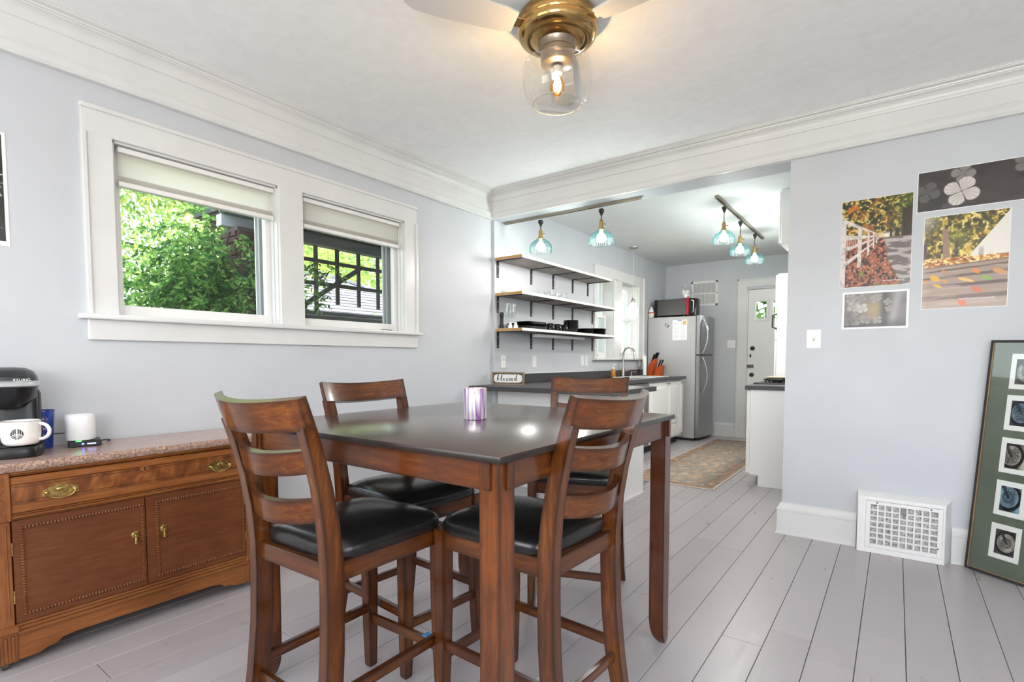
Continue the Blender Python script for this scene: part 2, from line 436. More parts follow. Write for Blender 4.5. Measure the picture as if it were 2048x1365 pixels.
crown('trim_2', lambda p, z: (p, -p, z), lambda p, z: (4.6, -p, z))
crown('trim_3', lambda p, z: (4.6 - p, 0, z), lambda p, z: (4.6 - p, -5.4, z))
# baseboards (projection, height)
BBP = [(-.004, 0), (.032, 0), (.031, .010), (.024, .016), (.023, .150), (.027, .153), (.027, .166), (.018, .176), (.012, .194), (-.004, .205)]
def board(name, fn0, fn1):
    o = B().loft([[fn0(p, z) for p, z in BBP], [fn1(p, z) for p, z in BBP]]).ob(name, trim_m, smooth=25); o['kind'] = 'structure'; return o
board('baseboard_back', lambda p, z: (2.403 - p, -p, z), lambda p, z: (2.813, -p, z))
board('baseboard_back_2', lambda p, z: (3.256, -p, z), lambda p, z: (4.6, -p, z))
board('baseboard_opening', lambda p, z: (2.403 - p, -p, z), lambda p, z: (2.403 - p, .2, z))
board('baseboard_left', lambda p, z: (p, -5.4, z), lambda p, z: (p, -.0, z))
board('baseboard_right', lambda p, z: (4.6 - p, -5.4, z), lambda p, z: (4.6 - p, 0, z))
board('baseboard_kitchen', lambda p, z: (.8, 4.35 - p, z), lambda p, z: (1.10, 4.35 - p, z))

# dining room window casing: boards with a raised back band
cas = setting('trim_4')
def casing_board(name, y0, y1, z0, z1, band=None):
    b = B(); b.span((-.002, y0, z0), (.020, y1, z1), .002)
    if band == 'y0': b.span((-.002, y0 - .004, z0), (.032, y0 + .016, z1), .003)
    if band == 'y1': b.span((-.002, y1 - .016, z0), (.032, y1 + .004, z1), .003)
    if band == 'z1': b.span((-.002, y0 - .004, z1 - .016), (.032, y1 + .004, z1 + .004), .003)
    return b.ob(name, trim_m, cas)
casing_board('side_casing', -2.968, -2.852, 1.335, 2.155, 'y0')
casing_board('side_casing', -1.055, -.938, 1.335, 2.155, 'y1')
casing_board('mullion_casing', -2.04, -1.886, 1.335, 2.155)
casing_board('head_casing', -2.968, -.938, 2.152, 2.275, 'z1')
B().span((-.12, -3.003, 1.316), (.062, -.916, 1.340), .006, 2).ob('stool', trim_m, cas)
B().span((-.002, -2.970, 1.222), (.020, -.936, 1.317), .003).ob('apron', trim_m, cas)
glass_m = thin_glass('window_glass')
sash_m = mat('sash_enamel', (233, 232, 230), .3)
reveal_m = mat('weathered_reveal', (120, 121, 124), .8)
def picture_window(n, y0, y1):
    wnd = setting('window_%d' % n, (-.1, (y0 + y1) / 2, 1.34))
    zt = 2.15
    # jamb liner and stops
    for s, y in ((1, y0), (-1, y1)):
        B(True).span((-.125, y, 1.335), (.001, y + s * .008, zt)).ob('jamb', trim_m, wnd)
        B(True).span((-.055, y + s * .008, 1.335), (-.030, y + s * .016, zt), .002).ob('stop', trim_m, wnd)
        B(True).span((-.098, y + s * .006, 1.34), (-.062, y + s * .046, zt), .004).ob('sash_stile', sash_m, wnd)
        B(True).span((-.21, y, 1.335), (-.125, y + s * .012, zt)).ob('outer_reveal', reveal_m, wnd)
        B(True).span((-.168, y + s * .012, 1.35), (-.150, y + s * .034, zt)).ob('storm_stile', mat('storm_grey', (150, 151, 153), .5) if 'storm_grey' not in MATS else MATS['storm_grey'], wnd)
        B(True).span((-.212, y + s * .010, 1.35), (-.204, y + s * .030, zt)).ob('screen_edge', sash_m, wnd)
    B(True).span((-.125, y0, zt - .008), (.001, y1, zt)).ob('head_jamb', trim_m, wnd)
    B(True).span((-.098, y0 + .04, 1.338), (-.062, y1 - .04, 1.396), .004).ob('bottom_rail', sash_m, wnd)
    B(True).span((-.098, y0 + .04, zt - .05), (-.062, y1 - .04, zt - .008), .004).ob('top_rail', sash_m, wnd)
    B(True).span((-.22, y0, 1.30), (-.125, y1, 1.336)).ob('outer_sill', reveal_m, wnd)
    B(True).span((-.083, y0 + .04, 1.39), (-.079, y1 - .04, zt - .04)).ob('pane', glass_m, wnd)
    return wnd
picture_window(1, -2.85, -2.04)
w2 = picture_window(2, -1.885, -1.055)
B(True).box((-.045, -1.19, 1.346), (.028, .085, .011), (0, 0, .03), .002).ob('sash_lift', blackp, w2)
# kitchen double-hung windows
kc = setting('trim_5')
X0 = .03
for nm, a, b in (('side_casing', (1.915, 1.15), (1.992, 2.16)), ('side_casing', (3.25, 1.15), (3.42, 2.16)), ('mullion_casing', (2.45, 1.15), (2.69, 2.16)), ('head_casing', (1.915, 2.15), (3.42, 2.28))):
    B().span((X0 - .002, a[0], a[1]), (X0 + .022, b[0], b[1]), .003).ob(nm, trim_m, kc)
B().span((X0 - .002, 3.40, 1.15), (X0 + .034, 3.424, 2.284), .003).ob('back_band', trim_m, kc)
B().span((X0 - .1, 1.90, 1.128), (X0 + .055, 3.43, 1.152), .005).ob('stool', trim_m, kc)
for n, (y0, y1) in ((3, (1.99, 2.45)), (4, (2.69, 3.25))):
    wd = setting('window_%d' % n, (X0 - .1, (y0 + y1) / 2, 1.15))
    for s, y in ((1, y0), (-1, y1)):
        B(True).span((X0 - .19, y, 1.15), (X0, y + s * .006, 2.15)).ob('jamb', trim_m, wd)
        B(True).span((X0 - .17, y + s * .006, 1.66), (X0 - .14, y + s * .04, 2.15), .002).ob('upper_stile', sash_m, wd)
        B(True).span((X0 - .12, y + s * .006, 1.152), (X0 - .085, y + s * .048, 1.70), .003).ob('lower_stile', sash_m, wd)
    B(True).span((X0 - .17, y0 + .04, 1.665), (X0 - .14, y1 - .04, 1.70)).ob('upper_meeting_rail', sash_m, wd)
    B(True).span((X0 - .17, y0 + .04, 2.11), (X0 - .14, y1 - .04, 2.15)).ob('upper_top_rail', sash_m, wd)
    B(True).span((X0 - .12, y0 + .04, 1.152), (X0 - .085, y1 - .04, 1.225), .003).ob('lower_bottom_rail', sash_m, wd)
    B(True).span((X0 - .12, y0 + .04, 1.66), (X0 - .085, y1 - .04, 1.702), .003).ob('lower_meeting_rail', sash_m, wd)
    B(True).span((X0 - .157, y0 + .04, 1.70), (X0 - .153, y1 - .04, 2.11)).ob('upper_pane', glass_m, wd)
    B(True).span((X0 - .104, y0 + .04, 1.22), (X0 - .100, y1 - .04, 1.66)).ob('lower_pane', glass_m, wd)
    B(True).box((X0 - .08, (y0 + y1) / 2 - .03, 1.19), (.012, .05, .012), None, .002).ob('sash_lift', nickel_m, wd)
# rear windows: plain frames behind the added fill lights
for n, (a, b, ax) in enumerate((((.35), 2.05, 1), (2.55, 4.25, 1), (-3.8, -2.0, 0)), 5):
    wd = setting('window_%d' % n, (0, 0, 0))
    for c in (a + .03, (a + b) / 2, b - .03):
        p = (c, -5.46, 1.55) if ax else (4.66, c, 1.55)
        B().box(p, (.06, .05, 1.5) if ax else (.05, .06, 1.5)).ob('stile', sash_m, wd)
    for z in (.83, 1.55, 2.27):
        p = ((a + b) / 2, -5.46, z) if ax else (4.66, (a + b) / 2, z)
        B().box(p, (b - a, .046, .06) if ax else (.046, b - a, .06)).ob('rail', sash_m, wd)
# back door with two lights and its old locks
dr = setting('door_1', (1.235, 4.40, 0))
dm = mat('door_enamel', (226, 226, 225), .3)
def door_slab():
    us = [1.238, 1.335, 1.475, 1.56, 1.70, 2.057]; vs = [.012, 1.715, 1.955, 2.13]
    o = wall('door_slab', 1, 4.372, 4.412, us, vs, [(1, 1), (3, 1)], dm); del o['kind']
    o.parent = dr; o.matrix_parent_inverse = Matrix.Translation((-1.235, -4.40, 0)); return o
door_slab()
for x in (1.335, 1.56):
    for a, b in (((x - .035, 1.68), (x + .175, 1.715)), ((x - .035, 1.955), (x + .175, 1.99)), ((x - .035, 1.715), (x, 1.955)), ((x + .14, 1.715), (x + .175, 1.955))):
        B(True).span((a[0], 4.362, a[1]), (b[0], 4.373, b[1]), .003).ob('light_moulding', dm, dr)
    B(True).span((x, 4.39, 1.715), (x + .14, 4.394, 1.955)).ob('pane', glass_m, dr)
pewter = mat('dark_pewter', (58, 55, 52), .38, .8)
def rose(z, x, r=.031):
    b = B(True); b.lathe([(r, 0), (r, .006), (r * .8, .012), (r * .55, .013), (r * .5, .03), (r * .2, .034)], (x, 4.372, z), 18, Matrix.Rotation(PI / 2, 3, 'X')); return b
rose(1.296, 1.305).ob('deadbolt', pewter, dr)
rose(.915, 1.298).ob('door_knob', pewter, dr)
B(True).box((1.277, 4.369, 1.189), (.022, .008, .042), None, .003).ob('keyhole_plate', pewter, dr)
B(True).box((1.272, 4.362, 1.039), (.10, .022, .046), None, .003).box((1.275, 4.35, 1.039), (.03, .012, .02), None, .003).ob('rim_latch', mat('aged_bronze', (104, 92, 74), .4, .8), dr)
B(True).box((1.222, 4.352, 1.039), (.025, .02, .05), None, .003).ob('latch_keeper', pewter, dr)
dc = setting('trim_6')
B().span((1.105, 4.326, 0), (1.225, 4.352, 2.17), .003).ob('side_casing', trim_m, dc)
B().span((1.097, 4.318, 0), (1.117, 4.352, 2.285), .003).ob('back_band', trim_m, dc)
B().span((1.105, 4.326, 2.17), (2.2, 4.352, 2.275), .003).ob('head_casing', trim_m, dc)
B().span((1.097, 4.318, 2.265), (2.2, 4.352, 2.287), .003).ob('head_band', trim_m, dc)
B().span((1.225, 4.335, 0), (1.237, 4.42, 2.14)).ob('door_stop', trim_m, dc)

# pleated window blinds, drawn up to the top third
blind_m = bpy.data.materials.new('pleated_fabric'); blind_m.use_nodes = True
_t = blind_m.node_tree; _x = _t.nodes.new('ShaderNodeMixShader'); _tl = _t.nodes.new('ShaderNodeBsdfTranslucent'); _tl.inputs[0].default_value = rgba((246, 244, 238))
P(blind_m).inputs['Base Color'].default_value = rgba((255, 253, 251)); P(blind_m).inputs['Roughness'].default_value = .9; _x.inputs[0].default_value = .4
_t.links.new(P(blind_m).outputs[0], _x.inputs[1]); _t.links.new(_tl.outputs[0], _x.inputs[2]); _t.links.new(_x.outputs[0], _t.nodes['Material Output'].inputs[0])
def blind(label, y0, y1):
    t = thing('pleated_blind', label, 'blind', (-.03, (y0 + y1) / 2, 2.14))
    B(True).span((-.052, y0, 2.112), (-.012, y1, 2.137), .003).ob('head_rail', sash_m, t)
    n = 12; zt, zb = 2.112, 2.005; prof = [(-.034 + (.0085 if k % 2 else -.0085), zt - (zt - zb) * k / (2 * n)) for k in range(2 * n + 1)]
    b = B(True); rows = [[b.b.verts.new((x, y, z)) for x, z in prof] for y in (y0 + .004, y1 - .004)]
    for k in range(2 * n): b.b.faces.new((rows[0][k], rows[1][k], rows[1][k + 1], rows[0][k + 1]))
    b.ob('pleated_fabric', blind_m, t, smooth=0)
    n = 7; zt, zb = 2.005, 1.976; prof = [(-.034 + (.0115 if k % 2 else -.0115), zt - (zt - zb) * k / (2 * n)) for k in range(2 * n + 1)]
    b = B(True); rows = [[b.b.verts.new((x, y, z)) for x, z in prof] for y in (y0 + .004, y1 - .004)]
    for k in range(2 * n): b.b.faces.new((rows[0][k], rows[1][k], rows[1][k + 1], rows[0][k + 1]))
    b.ob('gathered_fabric', blind_m, t, smooth=0)
    B(True).span((-.052, y0, 1.953), (-.014, y1, 1.977), .003).ob('bottom_rail', sash_m, t)
    B(True).span((-.014, (y0 + y1) / 2 - .012, 1.955), (-.010, (y0 + y1) / 2 + .012, 1.962), .001).ob('pull_tab', sash_m, t)
blind('white pleated blind drawn up in the window nearer the coffee maker', -2.822, -2.052)
blind('white pleated blind drawn up in the window nearer the kitchen', -1.862, -1.080)

# ================================================================ dining furniture
# counter-height table
TX1, TX2, TY1, TY2, TZ = 1.187, 2.283, -2.863, -1.732, .914
table = thing('dining_table', 'square counter-height wooden dining table with dark polished top', 'table', ((TX1 + TX2) / 2, (TY1 + TY2) / 2, 0))
b = B(True).span((TX1, TY1, TZ - .0175), (TX2, TY2, TZ), .002, 2); b.b.normal_update()
for f in b.b.faces: f.material_index = 0 if f.normal.z > .5 else 1
b.ob('tabletop', [top_m, top_edge_m], table)
ins, LW = .012, .058
for sx in (0, 1):
    for sy in (0, 1):
        x0 = TX1 + ins if not sx else TX2 - ins; y0 = TY1 + ins if not sy else TY2 - ins
        dx, dy = (1 if not sx else -1), (1 if not sy else -1)
        secs = []
        for z, k in ((TZ - .0165, 1), (.30, 1), (.10, .99), (.06, .93), (.03, .80), (.012, .62), (.003, .5), (0, .46)):
            q = LW * k; o_ = .004 if z < .004 else 0
            secs.append([(x0 + dx * o_, y0 + dy * o_, z), (x0 + dx * q, y0 + dy * o_, z), (x0 + dx * q, y0 + dy * q, z), (x0 + dx * o_, y0 + dy * q, z)])
        lg = B(True).loft(secs).ob('leg', table_wood[2], table, smooth=30)
        for ax in (0, 1):
            cx = x0 + dx * (.032 if ax else -.004); cy = y0 + dy * (.032 if not ax else -.004)
            d = (.020, .010, .066) if ax else (.010, .020, .066)
            B(True).box((cx, cy, TZ - .0165 - .033), d, None, .002).ob('corner_block', table_wood[2], lg)
for sx in (0, 1):
    x = TX1 + .03 if not sx else TX2 - .03
    B(True).span((x - .010, TY1 + .06, TZ - .088), (x + .010, TY2 - .06, TZ - .0166), .002).ob('apron', table_wood[1], table)
    y = TY1 + .03 if not sx else TY2 - .03
    B(True).span((TX1 + .06, y - .010, TZ - .088), (TX2 - .06, y + .010, TZ - .0166), .002).ob('apron', table_wood[0], table)

# counter-height ladder-back chair; local +y is the way it faces
def rect(x, y, z, wx, wy): return [(x - wx, y - wy, z), (x + wx, y - wy, z), (x + wx, y + wy, z), (x - wx, y + wy, z)]
POST = [(0, .200, -.262), (.08, .196, -.246), (.2, .191, -.228), (.35, .188, -.215), (.5, .187, -.211), (.6, .187, -.212), (.7, .189, -.222), (.8, .192, -.240), (.9, .196, -.266), (.963, .199, -.286), (1.038, .203, -.312)]
def post_at(z):
    for (z0, x0, y0), (z1, x1, y1) in zip(POST, POST[1:]):
        if z <= z1: t = (z - z0) / (z1 - z0); return x0 + (x1 - x0) * t, y0 + (y1 - y0) * t
    return POST[-1][1:]
def rail_bm(z0, z1, th, bow, full=False):
    b = B(); secs = []; n = 12
    for i in range(n + 1):
        t = -1 + 2 * i / n; sec = []
        for z, f in ((z0, -1), (z0, 1), (z1, 1), (z1, -1)):
            px, py = post_at(z); hw = px if full else px - .03
            yc = py - bow * (1 - t * t) + (.004 if full else .0)
            thk = th * (1.0 if z == z0 else .8)
            tl = (post_at(z - .03)[1] - post_at(min(z + .03, 1.038))[1]) / (min(z + .03, 1.038) - z + .03)
            sec.append((t * hw, yc + f * thk / 2, z - .013 * (1 - t * t) + f * thk / 2 * tl))
        secs.append(sec)
    return b.loft(secs)
def make_chair(label):
    t = thing('counter_chair', label, 'chair')
    for s in (-1, 1):
        secs = []
        for z, x, y in POST:
            if z > .966: break
            wy = .027 - .009 * max(0, (z - .6) / .4) if z > .6 else .027 - .005 * max(0, (.2 - z) / .2)
            secs.append(rect(s * (x - .017), y, z, .017 if z > .1 else .016, wy))
        B().loft(secs).ob('rear_post', chair_wood[2], t, smooth=30)
        f = B(); x0 = s * .194; y0 = .214; secs = []
        for z, q in ((.598, .042), (.35, .041), (.2, .038), (.06, .033), (.006, .030), (0, .027)):
            xs = sorted((x0, x0 - s * q)); e = .002 if z == 0 else 0
            secs.append([(xs[0] + e, y0 - q, z), (xs[1] - e, y0 - q, z), (xs[1] - e, y0 - e, z), (xs[0] + e, y0 - e, z)])
        f.loft(secs).ob('front_leg', chair_wood[2], t, smooth=30)
        # side apron and side stretcher
        a, c = Vector((s * .176, .176, .566)), Vector((s * .171, -.19, .566))
        def bar(p, q, w_, h_): 
            d = q - p; return B().box((p + q) / 2, (w_, d.length, h_), (0, 0, math.atan2(-d.x, d.y)), .002)
        bar(a, c, .02, .055).ob('side_apron', chair_wood[1], t)
        bar(Vector((s * .176, .19, .225)), Vector((s * .172, -.21, .225)), .018, .032).ob('side_stretcher', chair_wood[1], t)
    B().box((0, .196, .566), (.31, .02, .055), None, .002).ob('front_apron', chair_wood[0], t)
    B().box((0, -.214, .566), (.312, .022, .050), None, .002).ob('rear_apron', chair_wood[0], t)
    B().box((0, .196, .185), (.32, .018, .032), None, .002).ob('front_stretcher', chair_wood[0], t)
    B().box((0, -.228, .185), (.322, .018, .032), None, .002).ob('rear_stretcher', chair_wood[0], t)
    rail_bm(.960, 1.038, .027, .055, True).ob('top_rail', chair_wood[0], t, smooth=40)
    rail_bm(.842, .904, .022, .050).ob('back_slat', chair_wood[0], t, smooth=40)
    rail_bm(.708, .772, .022, .050).ob('back_slat', chair_wood[0], t, smooth=40)
    # padded seat: super-elliptic cushion with a crowned top
    b = B(); n = 40; secs = []
    for z, k in ((.588, .955), (.592, .985), (.604, 1.0), (.618, .995), (.632, .96), (.643, .88), (.650, .72), (.655, .45), (.657, .15)):
        ring = []
        for i in range(n):
            a = 2 * PI * i / n; c, s_ = math.cos(a), math.sin(a); e = .34 if k > .9 else .5
            x = abs(c) ** e * math.copysign(1, c); y = abs(s_) ** e * math.copysign(1, s_)
            wy = .213; wx = .186 + .013 * (y * k + 1) / 2
            ring.append((x * wx * k, y * wy * k + .003, z))
        secs.append(ring)
    b.loft(secs).ob('seat_cushion', leather_m, t, smooth=60)
    return t
chA = make_chair('ladder-back chair with black padded seat on the near side, backing the camera')
chA.location = (1.624, -2.750, 0); chA.rotation_euler = (0, 0, R(.9))
chC = again(chA, (1.420, -2.334, 0), R(-94.7), 'ladder-back chair with black padded seat between the table and the window wall')
chB = again(chA, (2.042, -2.418, 0), R(87), 'ladder-back chair with black padded seat on the side of the table towards the floor vent')
chD = again(chA, (1.785, -1.60, 0), R(199), 'ladder-back chair with black padded seat on the far side, before the kitchen peninsula')
for c in (chA, chB, chC, chD): c['group'] = 'dining chairs round the table'
tape_m = mat('blue_tape', (70, 140, 205), .7)
tp = thing('masking_tape', 'torn strip of blue masking tape wrapped round a chair stretcher', 'tape', (1.74, -2.548, .185))
B(True).span((1.718, -2.560, .1675), (1.744, -2.533, .2030), .0005).ob('tape_band', tape_m, tp)
B(True).span((1.764, -2.560, .1675), (1.782, -2.533, .2030), .0005).ob('tape_band', tape_m, tp)

# candle jar with a pearly foil finish on the table
irid = mat('pearly_foil', (226, 206, 214), .14, .45)
_n = N(irid, 'ShaderNodeTexNoise', Scale=1.0, Detail=1, Distortion=.4); L(irid, coords(irid, (46, 46, 2.5)), _n.inputs['Vector'])
L(irid, ramp(irid, _n.outputs[0], [(.28, (130, 84, 190)), (.36, (236, 226, 236)), (.5, (255, 250, 236)), (.60, (170, 110, 190)), (.66, (250, 244, 246)), (.74, (236, 150, 110))]), P(irid).inputs['Base Color'])
cj = thing('candle_jar', 'cylindrical candle jar with pearly purple and gold foil finish', 'candle', (1.752, -2.318, TZ))
B().lathe([(.030, .0005), (.040, .001), (.0425, .005), (.0425, .108), (.0425, .112), (.041, .113), (.0395, .112), (.0395, .086), (0, .086)], n=36).ob('jar', irid, cj)
B().lathe([(.0393, .08), (.0393, .085), (0, .0865)], n=28).ob('wax', mat('wax', (240, 228, 214), .5), cj)

# ================================================================ sideboard against the left wall
SX, SY0, SY1, ST = .40, -3.392, -2.418, .757
sb = thing('sideboard', 'antique carved oak sideboard with pink granite top and brass pulls', 'sideboard', (.21, (SY0 + SY1) / 2, 0))
# granite slab, its front edge left rough
b = B(True); r3 = random.Random(3)
ys = np.linspace(SY0 - .015, SY1 + .015, 90)
secs = []
for i, y in enumerate(ys):
    j = [r3.uniform(-.004, .003) for _ in range(4)]
    secs.append([(.012, y, ST - .033), (.418 + j[0] * .5, y, ST - .033), (.424 + j[1], y, ST - .025), (.426 + j[2], y, ST - .014), (.424 + j[3], y, ST - .004), (.421, y, ST), (.012, y, ST)])
b.loft(secs)
for f in b.b.faces:
    c = f.calc_center_median()
    f.material_index = 1 if c.x > .415 and c.z < ST - .0005 else 0
slab = b.ob('granite_top', [granite_m, rock_m], sb, smooth=30)
W1, W0 = side_wood[1], side_wood[2]
B(True).span((.02, SY0, .16), (SX - .022, SY1, .7235)).ob('carcass', side_wood[2], sb)
# pilasters with carved caps
for s, y in ((1, SY0), (-1, SY1)):
    y2 = y + s * .062; a, c = min(y, y2), max(y, y2)
    pl = B(True).span((SX - .03, a, .155), (SX + .004, c, .7235), .002).ob('pilaster', side_wood[2], sb)
    B(True).span((SX, a - .003, .545), (SX + .014, c + .003, .722), .002).ob('pilaster_cap', side_wood[2], pl)
    ym = (a + c) / 2
    g = B(True)
    for z in (.585, .64):
        for k in (-1, 1):
            g.box((SX + .0145, ym, z), (.003, .005, .062), (k * .62, 0, 0))
    for k in (-1, 0, 1): g.box((SX + .0145, ym + k * .013, .692), (.003, .006, .034))
    g.ob('carving', side_wood[0], pl)
    g = B(True)
    for k in (-.016, .016): g.span((SX + .003, ym + k - .004, .19), (SX + .007, ym + k + .004, .53), .001)
    g.ob('reeding', side_wood[2], pl)
    g = B(True).span((.03, a - .004, .026), (SX + .016, c + .004, .158), .003)
    for k in (-.02, 0, .02): g.span((SX + .015, ym + k - .005, .034), (SX + .020, ym + k + .005, .125), .001)
    g.span((SX + .010, a - .008, .135), (SX + .024, c + .008, .158), .003)
    ft = g.ob('foot_block', side_wood[2], sb)
    for xx in (SX - .012, .07):
        B(True).cyl((xx, ym - .008, .013), (xx, ym + .008, .013), .013, n=14).span((xx - .008, ym - .012, .018), (xx + .008, ym + .012, .028)).ob('caster', mat('caster_iron', (96, 84, 70), .5, .6) if 'caster_iron' not in MATS else MATS['caster_iron'], ft)
yi0, yi1 = SY0 + .064, SY1 - .064
b = B(True); b.span((SX - .03, yi0, .706), (SX + .004, yi1, .7235), .003); b.span((SX, yi0, .713), (SX + .012, yi1, .7235), .003); b.ob('frieze_rail', W1, sb)
b = B(True)
for z0, z1, e in ((.545, .552, .006), (.552, .562, .014), (.562, .570, .008)): b.span((SX - .03, yi0, z0), (SX + e, yi1, z1), .002)
b.ob('waist_moulding', W1, sb)
# drawer
d = B(True).span((SX - .03, yi0 + .002, .572), (SX + .006, yi1 - .002, .703), .002).ob('drawer', W1, sb)
ym = (SY0 + SY1) / 2
for z0, z1 in ((.571, .602), (.676, .704)): B(True).span((SX + .004, yi0 + .002, z0), (SX + .013, yi1 - .002, z1), .003).ob('drawer_moulding', W1, d)
B(True).span((SX + .005, yi0 + .004, .604), (SX + .0085, yi1 - .004, .674)).ob('burl_panel', burl_m, d)
b = B(True)
for z in (.612, .666): b.span((SX + .008, yi0 + .01, z - .001), (SX + .0095, yi1 - .01, z + .001))
b.ob('inlay_line', mat('dark_inlay', (70, 38, 18), .5), d)
b = B(True); b.prism([(ym - .020, .668), (ym, .648), (ym + .020, .668), (ym, .690)], 0, SX + .008, SX + .014); b.ob('keyhole_boss', side_wood[2], d)
B(True).span((SX + .0135, ym - .003, .660), (SX + .0148, ym + .003, .677)).ob('keyhole', dark_m, d)
def bail(y, z):
    p = B(True); n = 22
    up = [(y + .055 * t, z + .012 + .016 * max(0, math.cos(t * PI / 2)) + .004 * abs(math.sin(t * 9))) for t in np.linspace(-1, 1, n)]
    lo = [(y + .055 * t, z - .004 - .014 * max(0, math.cos(t * PI / 2)) - .003 * abs(math.sin(t * 9))) for t in np.linspace(1, -1, n)]
    p.prism(up + lo, 0, SX + .008, SX + .0115)
    p.ball((SX + .0115, y, z + .012), .013, (.28, 1, .75), 12)
    h = p.ob('drawer_pull', brass_m, d)
    for s in (-1, 1): B(True).ball((SX + .015, y + s * .043, z + .006), .0075, n=10).ob('pull_post', brass_m, h)
    B(True).tube([(SX + .020, y + .043 * t, z + .004 - .024 * math.sqrt(max(0, 1 - t * t))) for t in np.linspace(-1, 1, 15)], .0028, 8).ob('bail', brass_m, h)
bail(-3.185, .625); bail(-2.597, .625)
# doors with turned bead mouldings
for (y0, y1, ya, yb, yp, hg) in ((yi0 + .002, ym - .0015, -3.300, -2.918, -2.946, yi0), (ym + .0015, yi1 - .002, -2.862, -2.490, -2.839, yi1)):
    dd = B(True).span((SX - .028, y0, .161), (SX + .002, y1, .5435), .0015).ob('door', door_wood, sb)
    bd = B(True)
    zb, zt = .190, .513
    def bead(yy, zz, vert):
        bd.ball((SX + .0035, yy, zz), .0066, (.9, .72 if not vert else 1.0, 1.0 if not vert else .72), 8)
    nz = int((zt - zb) / .0104)
    for i in range(nz + 1):
        for yy in (ya, yb): bead(yy, zb + (zt - zb) * i / nz, True)
    ny = int((yb - ya) / .0104)
    for i in range(1, ny):
        for zz in (zb, zt): bead(ya + (yb - ya) * i / ny, zz, False)
    o = bd.ob('bead_moulding', wood('bead_stain', (92, 50, 27), (116, 68, 38), (140, 88, 54), 2, .35) if 'bead_stain' not in MATS else MATS['bead_stain'], dd); o['kind'] = 'stuff'
    b = B(True); b.ball((SX + .004, yp, .392), .014, (.25, 1, 1), 14)
    for k in range(8): b.ball((SX + .004, yp + .013 * math.cos(k * PI / 4), .392 + .013 * math.sin(k * PI / 4)), .004, (.5, 1, 1), 6)
    h = b.ob('door_pull', brass_m, dd)
    B(True).lathe([(.001, -.038), (.006, -.034), (.0068, -.027), (.004, -.012), (.0022, -.004), (.003, 0), (.001, .003)], (SX + .010, yp, .388), 12).ob('pull_drop', brass_l, h)
    for z in (.44, .262): B(True).cyl((SX + .002, hg, z - .024), (SX + .002, hg, z + .024), .0035, n=8).ob('hinge', brass_m, dd)
# base with bracket-cut skirt
b = B(True)
for z0, z1, e in ((.125, .138, .022), (.138, .150, .014), (.150, .160, .008)): b.span((.03, yi0, z0), (SX + e, yi1, z1), .002)
b.ob('base_moulding', W1, sb)
y0, y1 = yi0, yi1
cut = [(y0, .126), (y0, .028), (y0 + .06, .030), (y0 + .085, .042), (y0 + .11, .044), (y0 + .13, .060), (y0 + .17, .066), (y1 - .17, .066), (y1 - .13, .060), (y1 - .11, .044), (y1 - .085, .042), (y1 - .06, .030), (y1, .028), (y1, .126)]
B(True).prism(cut, 0, SX - .012, SX + .010).ob('skirt', W1, sb)

# ---------------------------------------------------------------- things on the sideboard
# pod coffee maker, facing along +x+y
cm = thing('coffee_maker', 'black single-cup coffee maker with silver lid band on the granite top', 'coffee maker', (.170, -3.280, ST), R(-14))
def rr(hx, hy, k, z, n=28, cx=0, e=.45):
    out = []
    for i in range(n):
        a = 2 * PI * i / n; c, s = math.cos(a), math.sin(a)
        out.append((cx + hx * k * abs(c) ** e * math.copysign(1, c), hy * k * abs(s) ** e * math.copysign(1, s), z))
    return out
B().loft([rr(.125, .09, .99, 0, cx=.0), rr(.125, .09, 1, .004), rr(.125, .09, 1, .030), rr(.125, .09, .97, .036)]).ob('drip_base', blackp, cm)
B().loft([rr(.055, .085, 1, .03, cx=-.066), rr(.055, .085, 1, .20, cx=-.066), rr(.05, .08, 1, .215, cx=-.066)]).ob('body', blackp, cm)
B().loft([rr(.04, .036, .6, .156, cx=.02, e=.8), rr(.06, .055, .85, .162, cx=.012, e=.8), rr(.082, .074, 1, .19, cx=0, e=.8), rr(.092, .08, 1, .222, cx=-.006, e=.7), rr(.094, .082, 1, .232, cx=-.006, e=.7)]).ob('brew_head', blackp, cm)
B().loft([rr(.100, .086, .98, .229, cx=0, e=.75), rr(.106, .088, 1, .233, cx=.004, e=.75), rr(.102, .086, 1, .243, cx=.0, e=.75), rr(.09, .08, .98, .251, cx=-.006, e=.75)]).ob('silver_band', mat('silver_plastic', (196, 198, 202), .28, .5), cm)
B().loft([rr(.094, .082, 1, .240, cx=-.010, e=.7), rr(.092, .080, 1, .262, cx=-.012, e=.7), rr(.080, .07, 1, .280, cx=-.02, e=.75), rr(.055, .05, 1, .291, cx=-.03, e=.8), rr(.02, .02, 1, .294, cx=-.03, e=1)]).ob('lid', mat('lid_black', (40, 41, 43), .3), cm)
text_ob('brand_lettering', 'KEURIG', .0125, plate_m, cm, facing((.0800, .044, .252), (1, .43, .10)), extrude=.001, space=1.1)
B().lathe([(.045, .036), (.05, .038), (.05, .040), (0, .040)], (.062, 0, 0), 24).ob('drip_tray', black_m, cm)
B().span((-.125, -.083, .03), (-.119, .083, .20)).ob('back_panel', black_m, cm)
